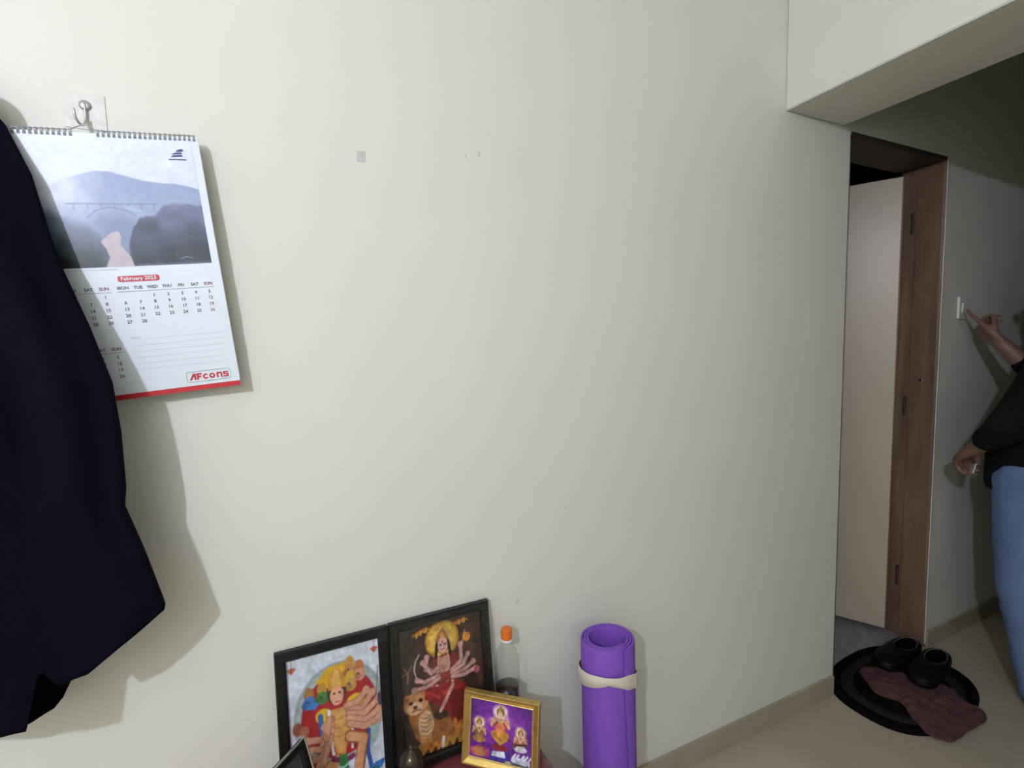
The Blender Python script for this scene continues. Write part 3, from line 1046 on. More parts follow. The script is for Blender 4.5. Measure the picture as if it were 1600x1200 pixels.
SK, SKD = (214, 160, 128), (150, 96, 74)
def picture_one():
    P = Paint(170, 226, (214, 220, 230))
    P.a += P.noise(8, 14, 4)[..., None]
    cx, cyy = .54, .47
    P.ell(cx, cyy, .475, .475 / P.asp, (160, 172, 170))
    P.ell(cx, cyy, .44, .44 / P.asp, (176, 186, 184))
    P.ell(cx, cyy + .01, .40, .40 / P.asp, (168, 36, 40))
    P.poly([(.30, .22), (.42, .14), (.60, .125), (.72, .17), (.62, .28), (.40, .28)], (224, 176, 36))
    P.ell(.70, .43, .10, .06, (226, 190, 44))
    P.ell(.36, .46, .08, .05, (226, 190, 44))
    # pillars of colour at the sides / lower wheel
    P.poly([(.80, .62), (.95, .56), (.93, .72), (.84, .80)], (164, 188, 182))
    # side faces
    for x, y, c, hat in ((.23, .345, (66, 120, 190), (170, 120, 60)), (.36, .335, (70, 130, 60), (196, 150, 60)), (.66, .20, (186, 130, 84), (200, 150, 70)), (.76, .245, (206, 150, 120), (190, 120, 70)), (.66, .30, (196, 150, 80), (210, 170, 60))):
        P.ell(x, y - .055, .05, .05, hat)
        P.ell(x, y, .062, .046, c)
        P.ell(x - .03, y + .01, .05, .025, tuple(v * .85 for v in c))
        P.ell(x - .015, y - .008, .010, .006, (40, 30, 30))
    P.poly([(.17, .385), (.26, .35), (.34, .36), (.28, .40)], (70, 130, 200))
    # hair, crown, main face
    P.ell(.51, .325, .10, .085, (70, 52, 40))
    P.poly([(.42, .30), (.44, .19), (.51, .145), (.58, .19), (.61, .30)], (206, 150, 62))
    P.poly([(.46, .28), (.49, .17), (.51, .15), (.54, .18), (.56, .28)], (226, 178, 92))
    P.ell(.51, .345, .072, .062, (224, 168, 132))
    P.ell(.51, .385, .055, .030, (234, 178, 142))
    P.ell(.485, .33, .013, .007, (50, 30, 26))
    P.ell(.54, .33, .013, .007, (50, 30, 26))
    P.line([(.49, .392), (.535, .392)], .010, (176, 72, 64))
    # torso
    P.poly([(.38, .44), (.65, .44), (.66, .55), (.60, .68), (.56, .78), (.49, .78), (.45, .68), (.39, .56)], (206, 148, 74))
    P.poly([(.44, .45), (.60, .45), (.60, .58), (.56, .72), (.51, .76), (.47, .68)], (216, 164, 92))
    for y in (.50, .56, .62):
        P.line([(.45, y), (.52, y + .02), (.60, y)], .010, (176, 118, 54), .7)
    P.line([(.42, .44), (.42, .60), (.44, .74), (.47, .80)], .030, (226, 228, 232))
    P.line([(.63, .46), (.65, .62), (.64, .74)], .026, (226, 228, 232))
    P.line([(.33, .46), (.34, .60), (.30, .74), (.28, .86)], .05, (52, 104, 176))
    # right arms fan
    for a in (((.62, .47), (.76, .49), (.88, .40)), ((.62, .50), (.78, .53), (.94, .46)), ((.62, .53), (.80, .58), (.95, .53)), ((.62, .57), (.78, .62), (.93, .60)), ((.60, .44), (.72, .43), (.82, .37))):
        P.arm(list(a), .055, SK, SKD)
    P.line([(.92, .46), (.96, .22)], .010, (110, 116, 120))
    P.ell(.965, .46, .03, .05, (70, 70, 74))
    # left arms fan
    for a in (((.44, .50), (.34, .62), (.18, .60)), ((.44, .54), (.32, .68), (.12, .66)), ((.44, .58), (.33, .74), (.12, .74)), ((.42, .62), (.34, .78), (.16, .80)), ((.42, .50), (.38, .62), (.37, .54))):
        P.arm(list(a), .055, SK, SKD)
    P.ell(.10, .50, .05, .045, (150, 92, 66))
    P.ell(.17, .53, .045, .04, (176, 110, 84))
    P.poly([(.15, .78), (.27, .76), (.24, .88), (.17, .84)], (160, 38, 40))
    # blue drape on the right, wheel curl
    P.line([(.82, .66), (.80, .80), (.83, .93)], .045, (44, 88, 160))
    P.poly([(.80, .93), (.88, .90), (1.0, .89), (.94, .95), (.84, .97)], (52, 120, 186))
    P.ring(.87, .965, .04, .012, (90, 84, 80))
    # legs
    P.line([(.62, .66), (.76, .70), (.71, .86), (.68, .985)], .115, (150, 92, 56))
    P.line([(.62, .66), (.76, .70), (.70, .86), (.68, .985)], .085, (216, 158, 110))
    P.line([(.48, .80), (.34, .87), (.33, .985)], .135, (156, 98, 54))
    P.line([(.48, .80), (.34, .86), (.32, .98)], .10, (212, 154, 98))
    P.line([(.44, .78), (.56, .82), (.64, .80)], .05, (120, 44, 88))
    P.poly([(.50, .77), (.58, .77), (.60, .94), (.48, .94)], (48, 120, 60))
    P.line([(.48, .845), (.54, .86), (.60, .835)], .018, (176, 220, 214))
    P.poly([(.38, .96), (.66, .915), (.80, .94), (.62, 1.0), (.36, 1.0)], (222, 204, 196))
    P.line([(.36, .99), (.56, .97), (.66, .93)], .022, (190, 60, 44))
    # hanging lamps in the corners
    for x in (.07, .93):
        P.line([(x, 0), (x, .07)], .006, (120, 110, 110))
        P.poly([(x - .05, .085), (x, .07), (x + .05, .085), (x, .12)], (196, 116, 86))
        P.ell(x, .095, .018, .018, (170, 80, 60))
    P.a *= 1 + P.noise(.07, 6, 59)[..., None] + P.noise(.03, 13, 79)[..., None]
    P.a += P.noise(9, 3, 9)[..., None]
    P.blur(1)
    return P

def picture_two():
    P = Paint(170, 236, (66, 46, 36))
    n = P.noise(1, 16, 11)
    P.put(np.clip(n, 0, 1) * 1.0, (96, 64, 46), .7)
    P.put(np.clip((P.Y - .5) * 2, 0, 1) * np.clip(n + .4, 0, 1), (134, 86, 44), .6)
    P.put(np.clip(1 - P.X * 4, 0, 1), (58, 54, 54), .7)
    # tassels of gold at the top
    for x, y in ((.27, .06), (.33, .05), (.22, .075), (.72, .055), (.78, .05), (.66, .065)):
        P.line([(x - .04, y + .01), (x, y), (x + .04, y + .015)], .022, (196, 130, 44))
        P.ell(x, y + .02, .012, .014, (232, 176, 76))
    P.ell(.51, .165, .20, .20 / P.asp, (176, 128, 40))
    P.ell(.51, .165, .18, .18 / P.asp, (206, 164, 66))
    P.ell(.51, .165, .12, .12 / P.asp, (220, 182, 90), soft=12)
    # tiger / lion body and head
    P.line([(.20, .66), (.26, .80), (.40, .86), (.60, .84)], .25, (150, 98, 50))
    P.line([(.24, .72), (.26, .90)], .13, (186, 130, 74))
    P.ell(.27, .76, .085, .10, (206, 172, 132))
    for k in range(5):
        P.line([(.21, .70 + k * .033), (.27, .72 + k * .033), (.33, .70 + k * .033)], .010, (124, 80, 48), .8)
    P.ell(.17, .585, .145, .085, (190, 134, 84))
    P.ell(.07, .53, .035, .025, (170, 112, 66))
    P.ell(.27, .52, .035, .025, (170, 112, 66))
    P.ell(.16, .62, .085, .045, (214, 176, 136))
    P.ell(.115, .575, .022, .012, (46, 30, 22))
    P.ell(.225, .57, .022, .012, (46, 30, 22))
    P.ell(.16, .612, .025, .013, (92, 48, 40))
    P.line([(.12, .640), (.17, .632), (.22, .640)], .012, (110, 60, 46))
    # skirts
    P.poly([(.28, .50), (.60, .47), (.76, .55), (.74, .78), (.60, .86), (.52, .72), (.36, .62), (.27, .58)], (140, 38, 38))
    P.poly([(.52, .56), (.74, .58), (.70, .82), (.58, .80)], (116, 34, 32))
    P.line([(.30, .53), (.44, .60), (.58, .545)], .03, (176, 60, 52))
    P.line([(.60, .53), (.50, .64), (.44, .70)], .04, (196, 150, 130))
    for k in range(7):
        P.ell(.36 + .06 * k, .49 + .012 * math.sin(k * 2), .018, .010, (214, 180, 150))
    # robe and torso
    P.poly([(.40, .29), (.62, .27), (.72, .34), (.66, .48), (.42, .50), (.38, .40)], (128, 46, 42))
    P.poly([(.44, .30), (.58, .29), (.58, .44), (.46, .45)], (190, 138, 122))
    for dx in (-.05, .05):
        P.line([(.51 + dx, .27), (.51 + dx * 1.4, .36), (.51, .44)], .012, (222, 196, 150), .9)
    P.poly([(.44, .42), (.60, .41), (.60, .47), (.44, .48)], (150, 60, 48))
    # many arms
    A, AD = (198, 152, 142), (96, 56, 52)
    for a in (((.44, .40), (.30, .36), (.32, .27)), ((.44, .43), (.28, .45), (.20, .42)), ((.45, .45), (.30, .49), (.16, .485)), ((.44, .37), (.36, .40), (.27, .30)),
              ((.60, .42), (.72, .36), (.72, .24)), ((.60, .44), (.74, .40), (.80, .33)), ((.61, .46), (.76, .44), (.86, .40)), ((.60, .47), (.74, .48), (.88, .46))):
        P.arm(list(a), .042, A, AD)
    P.line([(.19, .40), (.17, .34), (.19, .28), (.235, .235)], .014, (200, 196, 190))
    P.line([(.06, .30), (.10, .36), (.09, .42)], .014, (150, 120, 80))
    P.line([(.04, .36), (.10, .345), (.15, .30)], .012, (150, 120, 80))
    P.ell(.80, .195, .045, .035, (206, 132, 52))
    P.ell(.90, .47, .035, .03, (170, 80, 96))
    P.line([(.74, .24), (.78, .14)], .012, (200, 170, 110))
    # head
    P.ell(.51, .195, .080, .075, (40, 26, 24))
    P.poly([(.43, .18), (.46, .12), (.51, .075), (.56, .12), (.59, .18)], (170, 112, 66))
    P.poly([(.47, .17), (.51, .10), (.55, .17)], (206, 150, 80))
    P.ell(.51, .212, .062, .058, (222, 172, 158))
    P.line([(.44, .20), (.425, .29)], .03, (40, 26, 24))
    P.line([(.58, .20), (.595, .29)], .03, (40, 26, 24))
    P.ell(.485, .205, .012, .006, (40, 24, 22))
    P.ell(.537, .205, .012, .006, (40, 24, 22))
    P.line([(.49, .24), (.53, .24)], .010, (170, 50, 54))
    P.ell(.51, .185, .006, .010, (180, 40, 36))
    # golden flames and floor
    for k in range(12):
        x = .05 + k * .085
        P.line([(x, .97), (x + .05, .93 - .05 * random.random()), (x + .09, .96)], .04, (196 + random.randint(-20, 20), 134, 48))
    P.line([(.60, .80), (.62, .92), (.66, .84), (.72, .94), (.80, .82)], .04, (190, 124, 52))
    P.line([(.455, .90), (.44, .97)], .03, (206, 206, 214))
    P.a *= 1 + P.noise(.12, 6, 62)[..., None] + P.noise(.10, 13, 82)[..., None]
    P.a += P.noise(10, 3, 12)[..., None]
    P.blur(1)
    return P

def picture_three():
    P = Paint(170, 140, (92, 32, 128))
    n = P.noise(1, 26, 21)
    g = np.exp(-(((P.X - .5) / .36) ** 2 + ((P.Y - .42) / .34) ** 2))
    P.put(g, (166, 60, 190), .9)
    P.put(np.clip(n + .1, 0, 1), (120, 40, 156), .5)
    P.put(np.exp(-(((P.Y - .30 + (P.X - .5) * .25) / .05) ** 2)) * np.exp(-((P.X - .42) / .18) ** 2), (226, 170, 236), .7)
    P.put(np.exp(-(((P.Y - .27 - (P.X - .5) * .35) / .05) ** 2)) * np.exp(-((P.X - .66) / .15) ** 2), (206, 130, 224), .6)
    def seated(x, y, s, body, skirt, halo):
        P.ell(x, y, .085 * s, .10 * s, halo, soft=5)
        P.ell(x, y - .005 * s, .042 * s, .055 * s, (92, 58, 34))
        P.poly([(x - .035 * s, y - .01 * s), (x, y - .095 * s), (x + .035 * s, y - .01 * s)], (186, 140, 60))
        P.ell(x, y + .02 * s, .030 * s, .042 * s, (222, 176, 140))
        P.poly([(x - .05 * s, y + .07 * s), (x + .05 * s, y + .07 * s), (x + .07 * s, y + .22 * s), (x - .07 * s, y + .22 * s)], body)
        P.ell(x, y + .26 * s, .105 * s, .055 * s, skirt)
        P.arm([(x - .05 * s, y + .09 * s), (x - .10 * s, y + .16 * s), (x - .085 * s, y + .09 * s)], .028 * s, (216, 166, 130), (120, 70, 50))
        P.arm([(x + .05 * s, y + .09 * s), (x + .10 * s, y + .16 * s), (x + .085 * s, y + .09 * s)], .028 * s, (216, 166, 130), (120, 70, 50))
        P.line([(x - .03 * s, y + .08 * s), (x, y + .15 * s), (x + .03 * s, y + .08 * s)], .016 * s, (238, 214, 160))
    # lotus, books, birds
    for k in range(7):
        P.ell(.06 + k * .045, .83 + .02 * abs(k - 3), .035, .075, (176, 60, 128), rot=(k - 3) * .25)
    P.ell(.17, .88, .11, .08, (180, 118, 76))
    seated(.16, .42, 1.0, (150, 104, 50), (178, 130, 70), (240, 210, 170))
    P.poly([(.33, .84), (.63, .80), (.66, 1.0), (.34, 1.0)], (62, 52, 150))
    P.poly([(.38, .82), (.56, .80), (.58, .90), (.36, .90)], (222, 220, 232))
    P.ell(.485, .75, .12, .045, (150, 34, 30))
    seated(.485, .20, 1.35, (196, 62, 48), (226, 160, 56), (244, 216, 206))
    P.line([(.485, .24), (.475, .31), (.50, .36)], .035, (226, 184, 150))
    P.ell(.485, .44, .075, .07, (222, 130, 84))
    P.line([(.40, .60), (.49, .68), (.58, .60)], .05, (228, 166, 62))
    for dx in (-.10, -.05, .03, .08, .14):
        P.line([(.80 + dx, .95), (.79 + dx, .86), (.83 + dx, .80)], .03, (232, 232, 240))
    P.ell(.80, .90, .14, .06, (206, 208, 224))
    seated(.80, .46, .95, (196, 116, 90), (230, 226, 230), (246, 222, 170))
    P.line([(.70, .66), (.90, .62)], .024, (86, 44, 28))
    P.ell(.71, .665, .03, .035, (110, 60, 34))
    P.line([(.56, .99), (.70, .96), (.98, .99)], .05, (88, 92, 98))
    P.ell(.62, .96, .05, .03, (186, 180, 150))
    P.a *= 1 + P.noise(.16, 6, 72)[..., None] + P.noise(.10, 13, 92)[..., None]
    P.a += P.noise(8, 3, 22)[..., None]
    P.blur(1)
    return P

def picture_frame(name, label, w, h, bw, dep, loc, rot, P, m, backm=M_BACK, prof=None, lip=None, group=None, glass=True):
    t = thing(name, label, 'picture frame', loc, rot, group)
    frame_bars(w, h, bw, dep, 0, m, t, prof)
    box('backing_board', (-w / 2 + bw * .5, -.004, bw * .5), (w / 2 - bw * .5, 0.001, h - bw * .5), backm, t)
    if lip:
        frame = [(-w / 2 + bw, bw), (w / 2 - bw, bw), (w / 2 - bw, h - bw), (-w / 2 + bw, h - bw)]
        bm = bmesh.new()
        add_tube(bm, [(x, -dep * .62, z) for x, z in frame], .0016, 8, closed=True)
        obj('inner_lip', bm, lip, t)
    print_sheet('picture_print', P, -w / 2 + bw * .8, w / 2 - bw * .8, h - bw * .8, bw * .8, lambda x, z: -.006, M_INKP, t)
    if glass:
        box('glass_pane', (-w / 2 + bw * .9, -.0085, bw * .9), (w / 2 - bw * .9, -.0070, h - bw * .9), M_GLASS, t)
    return t

lean = math.radians(-6.5)
f1 = picture_frame('black_picture_frame', 'black framed devotional print on pale background, larger left picture against the wall', 0.240, 0.352, 0.0225, .016,
                   (0.046, -0.043, TZ + .004), (lean, 0, 0), picture_one(), M_BLACKF)
f2 = picture_frame('black_picture_frame', 'black framed dark brown devotional print of a rider with tiger, right of the pale one', 0.252, 0.354, 0.0225, .018,
                   (0.2955, -0.044, TZ + .004), (lean, 0, 0), picture_two(), M_BLACKF)
# crinkled clear wrap over the corners of the second frame
def wrap(parent, pts, seed):
    rng = random.Random(seed)
    V, F = [], []
    nu, nv = 10, 10
    (x0, z0), (x1, z1) = pts
    for j in range(nv + 1):
        for i in range(nu + 1):
            V.append((x0 + (x1 - x0) * i / nu, -.0205 - .004 * rng.random(), z0 + (z1 - z0) * j / nv))
    for j in range(nv):
        for i in range(nu):
            a = j * (nu + 1) + i
            F.append((a, a + 1, a + nu + 2, a + nu + 1))
    return pyd('plastic_wrap', V, F, M_WRAP, parent)
wrap(f2, ((-.126, .004), (-.098, .352)), 1)
wrap(f2, ((-.096, .330), (.122, .352)), 2)
wrap(f2, ((.100, .004), (.122, .330)), 3)
wrap(f1, ((.098, .325), (.118, .350)), 4)

# gilded small landscape frame
M_GOLD = mat('bright_gilt', (0.66, 0.45, 0.13), 0.36, metal=0.7, noise_amt=.25, noise_scale=60)
M_GOLDD = mat('pale_gold_lip', (0.80, 0.62, 0.30), 0.25, metal=0.7)
gdir = math.atan2(-.126, .143)
prof_g = [(0.0, 0.0), (0.0, -.013), (.06, -.0165), (.16, -.0165), (.20, -.0145), (.78, -.0085), (.84, -.0100), (.95, -.0095), (1.0, -.0075), (1.0, 0.0)]
gl = math.radians(-11)
gf = picture_frame('gilt_picture_frame', 'small gilded landscape frame with purple devotional print of three seated figures', 0.190, 0.168, 0.0175, .014,
                   (0.3965, -0.1375, TZ + .004), (0, 0, 0), picture_three(), M_GOLD, prof=prof_g, lip=M_GOLDD)
gf.rotation_mode = 'XYZ'
gf.matrix_world = Matrix.Translation((0.3965, -0.1375, TZ + .004)) @ Matrix.Rotation(gdir, 4, 'Z') @ Matrix.Rotation(gl, 4, 'X')
bm = bmesh.new()
for k in range(46):
    x = -.092 + .184 * k / 45
    r = bmesh.ops.create_icosphere(bm, subdivisions=1, radius=.0017)
    for v in r['verts']:
        v.co += Vector((x, -.0165, .1660))
bd = obj('beading', bm, M_GOLDD, gf)
bd['kind'] = 'stuff'
V = [(-.016, .002, .118), (.016, .002, .118), (.022, .052, .012), (-.022, .052, .012), (-.016, .005, .119), (.016, .005, .119), (.022, .055, .013), (-.022, .055, .013)]
pyd('easel_strut', V, [(0, 1, 2, 3), (7, 6, 5, 4), (0, 4, 5, 1), (1, 5, 6, 2), (2, 6, 7, 3), (3, 7, 4, 0)], M_BACK, gf)

# small dark frame with a silver edge at the bottom left
def picture_four():
    P = Paint(60, 70, (74, 72, 78))
    P.ell(.5, .4, .25, .25, (110, 96, 92))
    P.ell(.5, .85, .42, .3, (84, 60, 60))
    P.a += P.noise(10, 8, 31)[..., None]
    P.blur(2)
    return P
# its top edge runs from far corner (-.029,-.098,.61) towards the camera
M_SILV = mat('silver_edge', (.62, .60, .55), .25, metal=.9)
far_top = Vector((-.030, -.098, .612))
near_dir = Vector((-.046, -.050, 0)).normalized()
down_dir = Vector((.30, -.10, -1.0))
down_dir = (down_dir - near_dir * down_dir.dot(near_dir)).normalized()
nrm = near_dir.cross(down_dir).normalized()            # picture side
if nrm.x < 0:
    nrm = -nrm
hh = (far_top.z - TZ - .006) / abs(down_dir.z)
sw_, xa = .15, -near_dir
zax = -down_dir
yax = zax.cross(xa).normalized()
org = far_top + near_dir * (sw_ / 2) + down_dir * hh
M4 = Matrix(((xa.x, yax.x, zax.x, org.x), (xa.y, yax.y, zax.y, org.y), (xa.z, yax.z, zax.z, org.z), (0, 0, 0, 1)))
f4 = picture_frame('small_dark_frame', 'small dark frame with a silver edge leaning in front of the pale print', sw_, hh, .016, .012,
                   (0, 0, 0), (0, 0, 0), picture_four(), M_BLACKF)
f4.matrix_world = M4
bm = bmesh.new()
add_tube(bm, [(-sw_ / 2 - .001, -.010, 0.001), (-sw_ / 2 - .001, -.010, hh + .0015), (sw_ / 2 + .001, -.010, hh + .0015), (sw_ / 2 + .001, -.010, .001)], .0032, 8)
obj('silver_edge', bm, M_SILV, f4)

# ------------------------------------------------------------------ brass pot
M_BRASS = mat('aged_brass', (.50, .36, .12), .22, metal=.9, noise_amt=.5, noise_scale=25)
M_DARKG = mat('dark_smoked_metal', (.07, .055, .032), .2, metal=.6, noise_amt=.3, noise_scale=30)
pot = thing('brass_pot', 'small dark brass pot with rounded lid in front of the black frames', 'pot', (.190, -.125, TZ + .003))
bm = bmesh.new()
add_lathe(bm, [(.016, 0), (.018, .004), (.012, .012), (.022, .028), (.027, .045), (.026, .060), (.020, .070), (.022, .074)], 28)
obj('bowl', bm, M_BRASS, pot, True)
bm = bmesh.new()
add_lathe(bm, [(.0225, .074), (.026, .080), (.0265, .092), (.024, .104), (.017, .114), (.008, .119), (.005, .122), (.006, .127), (.002, .131)], 28)
obj('lid', bm, M_DARKG, pot, True)

# ------------------------------------------------------------------ bottle
M_PET = mat_clear('clear_pet_plastic', (.945, .955, .95), .03, .05, .6)
M_COLA = mat('dark_brown_drink', (.022, .007, .004), .08, coat=.6)
M_ORANGE = mat('orange_cap_plastic', (.78, .17, .015), .4)
bot = thing('drink_bottle', 'clear plastic bottle half full of dark drink with an orange cap', 'bottle', (.459, -.0465, TZ + .003))
prof = [(.026, .0), (.030, .004), (.0315, .02), (.0315, .10), (.030, .113), (.0295, .12), (.0312, .130), (.0318, .155), (.0318, .185), (.0308, .200), (.0280, .215), (.0225, .230), (.0165, .242), (.0135, .249), (.0130, .257)]
bm = bmesh.new()
add_lathe(bm, prof, 36, cap=False)
obj('bottle_wall', bm, M_PET, bot, True)
bm = bmesh.new()
add_lathe(bm, [(.0255, .002), (.0294, .006), (.0306, .022), (.0306, .100), (.0292, .113), (.0287, .120), (.0302, .128)], 36)
obj('drink', bm, M_COLA, bot, True)
bm = bmesh.new()
add_lathe(bm, [(.0130, .250), (.0150, .251), (.0150, .256), (.0130, .257)], 28)
obj('neck_ring', bm, mat('white_neck_plastic', (.72, .72, .70), .4), bot, True)
bm = bmesh.new()
seg = 40
add_lathe(bm, [(.0140, .258), (.0146, .260), (.0146, .279), (.0135, .2825), (.006, .2835)], seg)
for v in bm.verts:
    if .259 < v.co.z < .280:
        k = round(math.atan2(v.co.y, v.co.x) / (2 * PI / seg))
        s = 1.0 if k % 2 else .965
        v.co.x *= s
        v.co.y *= s
obj('cap', bm, M_ORANGE, bot)

# ------------------------------------------------------------------ rolled yoga mat
M_MAT = mat('purple_foam_mat', (0.235, 0.085, 0.52), 0.75, noise_amt=.08, noise_scale=60, bump=.12, bump_scale=350)
M_BAND = mat('cream_elastic_band', (0.66, 0.60, 0.47), .8, bump=.2, bump_scale=400)
ym = thing('yoga_mat', 'rolled purple yoga mat standing on the floor against the wall', 'yoga mat', (0.717, -0.132, 0.0), (math.radians(-1.2), 0, 0))
MH, RO, TH = 0.631, .0728, .0068
# spiral section ending in a flap on the front right
turns = 3.05
end_ang = math.radians(-83)
n = 190
sp_o, sp_i = [], []
for k in range(n + 1):
    t = k / n
    a = end_ang + 2 * PI * turns * (1 - t)
    r_out = RO - TH * 1.06 * turns * (1 - t)
    r_in = r_out - TH
    e = .96 + .04 * math.cos(2 * a)
    if t > .985:
        r_out -= (t - .985) / .015 * .0015
    sp_o.append((r_out * math.cos(a) * 1.02, r_out * math.sin(a) * e))
    sp_i.append((r_in * math.cos(a) * 1.02, r_in * math.sin(a) * e))
loop = sp_o + sp_i[::-1]
nl = len(loop)
V, F = [], []
levels = [0.0, .10, .22, .34, .46, .49, .52, .57, .615, .627, MH]
for z in levels:
    for q, (x, y) in enumerate(loop):
        s = 1.0
        fx = 0.0
        # the flap drifts open towards the floor
        idx = q if q <= n else 2 * n + 1 - q
        t = idx / n
        if t > .90:
            w = (t - .90) / .10
            fx = w * w * (.0025 + .003 * max(0.0, .48 - z) / .48 - .0022 * math.exp(-((z - .53) / .03) ** 2))
        shrink = .0012 if z in (0.0, MH) else 0.0
        if t > .90 and z < .52:
            sh = math.radians(24) * (t - .90) / .10 * (.52 - z) / .52
            x, y = x * math.cos(sh) - y * math.sin(sh), x * math.sin(sh) + y * math.cos(sh)
        rr = math.hypot(x, y)
        inner = q > n
        s = (rr + fx + (shrink if inner else -shrink)) / rr
        V.append((x * s, y * s, z))
for l in range(len(levels) - 1):
    for q in range(nl):
        q2 = (q + 1) % nl
        F.append((l * nl + q, l * nl + q2, (l + 1) * nl + q2, (l + 1) * nl + q))
topi = (len(levels) - 1) * nl
for k in range(n):
    F.append((topi + k, topi + k + 1, topi + nl - 2 - k, topi + nl - 1 - k))
    F.append((k + 1, k, nl - 1 - k, nl - 2 - k))
roll = pyd('mat_roll', V, F, M_MAT, ym, False)
for i, p in enumerate(roll.data.polygons):
    p.use_smooth = i < (len(levels) - 1) * nl
roll.data.set_sharp_from_angle(angle=math.radians(40))
# twisted band: angles around the roll, dipping to the front right
V, F = [], []
nb = 72
for k in range(nb):
    a = 2 * PI * k / nb
    d = math.degrees(a) % 360
    # front is -90 (270): height varies
    zc = .018 + np.interp(d, [0, 60, 120, 180, 215, 240, 262, 285, 305, 330, 360], [.508, .508, .512, .524, .534, .538, .531, .522, .514, .508, .508])
    wd = np.interp(d, [0, 60, 120, 180, 215, 240, 262, 285, 305, 330, 360], [.034, .034, .040, .040, .032, .020, .026, .040, .040, .036, .034])
    e = .96 + .04 * math.cos(2 * a)
    for (dr, sg) in ((.0008, -1), (.0030, -.9), (.0036, 0), (.0030, .9), (.0008, 1)):
        r = RO + dr + (.003 if 300 < d < 322 else 0)
        V.append((r * math.cos(a) * 1.02, r * math.sin(a) * e, float(zc) + sg * float(wd) / 2))
for k in range(nb):
    k2 = (k + 1) % nb
    for i in range(4):
        F.append((k * 5 + i, k2 * 5 + i, k2 * 5 + i + 1, k * 5 + i + 1))
pyd('elastic_band', V, F, M_BAND, ym, True)

# ------------------------------------------------------------------ doormat, cloth and shoes by the door
M_DM1 = mat('black_brown_pile', (.0055, .0045, .0042), .95, noise_amt=.5, noise_scale=150, bump=.5, bump_scale=300, spec=.1)
M_DM2 = mat('grey_brown_pile', (.030, .026, .024), .95, noise_amt=.5, noise_scale=120, bump=.5, bump_scale=300, spec=.1)
M_DM3 = mat('dark_umber_pile', (.012, .010, .009), .95, noise_amt=.5, noise_scale=120, bump=.5, bump_scale=300, spec=.1)
dm = thing('door_mat', 'dark oval door mat lying on the floor at the doorway', 'doormat', (2.165, -.098, 0.0))
def oval(t, a, b, p=2.5):
    c, s = math.cos(t), math.sin(t)
    x = a * math.copysign(abs(c) ** (2 / p), c)
    y = b * math.copysign(abs(s) ** (2 / p), s)
    rt = math.radians(4)
    return x * math.cos(rt) - y * math.sin(rt), x * math.sin(rt) + y * math.cos(rt)
def oval_band(name, s0, s1, z, m):
    seg = 72
    V, F = [], []
    rows = [(s0, .0035), (s0 - .01, z * .8), ((s0 + s1) / 2, z), (s1 + .01, z * .85), (s1, .0045)]
    for sc, zz in rows:
        for k in range(seg):
            x, y = oval(2 * PI * k / seg, .305 * sc, .205 * sc)
            V.append((x, y, zz + .0008 * noise.noise(Vector((x * 60, y * 60, 0)))))
    for r in range(len(rows) - 1):
        for k in range(seg):
            k2 = (k + 1) % seg
            F.append((r * seg + k, r * seg + k2, (r + 1) * seg + k2, (r + 1) * seg + k))
    if s1 <= .02:
        F.append(tuple((len(rows) - 1) * seg + k for k in range(seg)))
    return pyd(name, V, F, m, dm, True)
oval_band('outer_band', 1.0, .83, .011, M_DM1)
oval_band('pile_band', .83, .66, .010, M_DM2)
oval_band('inner_band', .66, .50, .0105, M_DM1)
oval_band('centre_pile', .50, .02, .0095, M_DM3)
V = [(*oval(2 * PI * k / 60, .304, .204), .0032) for k in range(60)] + [(*oval(2 * PI * k / 60, .304, .204), .0001) for k in range(60)]
pyd('backing', V, [tuple(range(60))] + [(k, (k + 1) % 60, 60 + (k + 1) % 60, 60 + k) for k in range(60)], M_DM1, dm)

# crumpled maroon cloth
M_RAG = mat('faded_maroon_rag', (.125, .050, .050), .95, col2=(.085, .028, .030), noise_scale=45, bump=.5, bump_scale=220)
out = [(2.075, .015), (2.035, -.04), (2.008, -.085), (2.028, -.165), (1.985, -.225), (1.955, -.285), (1.985, -.335), (2.08, -.337), (2.235, -.335), (2.265, -.265), (2.295, -.19), (2.262, -.115), (2.205, -.035), (2.14, .018)]
cen = Vector((2.12, -.165))
V, F = [], []
seg, rings = 84, 22
oc = catmull([(*p, 0) for p in out + [out[0]]], 6)[:-1]
seg = len(oc)
for r in range(rings + 1):
    s = r / rings
    for k in range(seg):
        p = cen + (Vector((oc[k].x, oc[k].y)) - cen) * s
        q = Vector((p.x * 16, p.y * 16, 2.0))
        ridge = 1 - abs(noise.noise(q)) * 2
        h = .010 + .019 * max(0, ridge) ** 3 + .008 * noise.noise(Vector((p.x * 40, p.y * 40, 5)))
        # one long fold across
        d = (p.x - 2.18) * .75 + (p.y + .21) * .66
        h += .016 * math.exp(-(d / .013) ** 2) * (.4 + .6 * s)
        h = .0125 + max(.001, h) * (1 - .55 * s ** 4)
        if p.y > -.21 and p.x > 2.13:
            h = min(h, .0195)
        if p.y < -.30 or p.x < 1.90:
            h -= .004
        V.append((p.x, p.y, h))
for r in range(rings):
    for k in range(seg):
        k2 = (k + 1) % seg
        if r == 0:
            F.append((0, seg + k, seg + k2)) if False else F.append((k, seg + k, seg + k2, k2))
        else:
            F.append((r * seg + k, (r + 1) * seg + k, (r + 1) * seg + k2, r * seg + k2))
bm = bmesh.new()
vs = [bm.verts.new(v) for v in V]
for f in F:
    bm.faces.new([vs[i] for i in f])
bmesh.ops.remove_doubles(bm, verts=bm.verts[:], dist=1e-5)
rag = obj('crumpled_rag', bm, M_RAG, None, True)
sd = rag.modifiers.new('thickness', 'SOLIDIFY')
sd.thickness = .003
sd.offset = -1
tag(rag, 'crumpled dull maroon cloth thrown on the dark door mat', 'cloth')

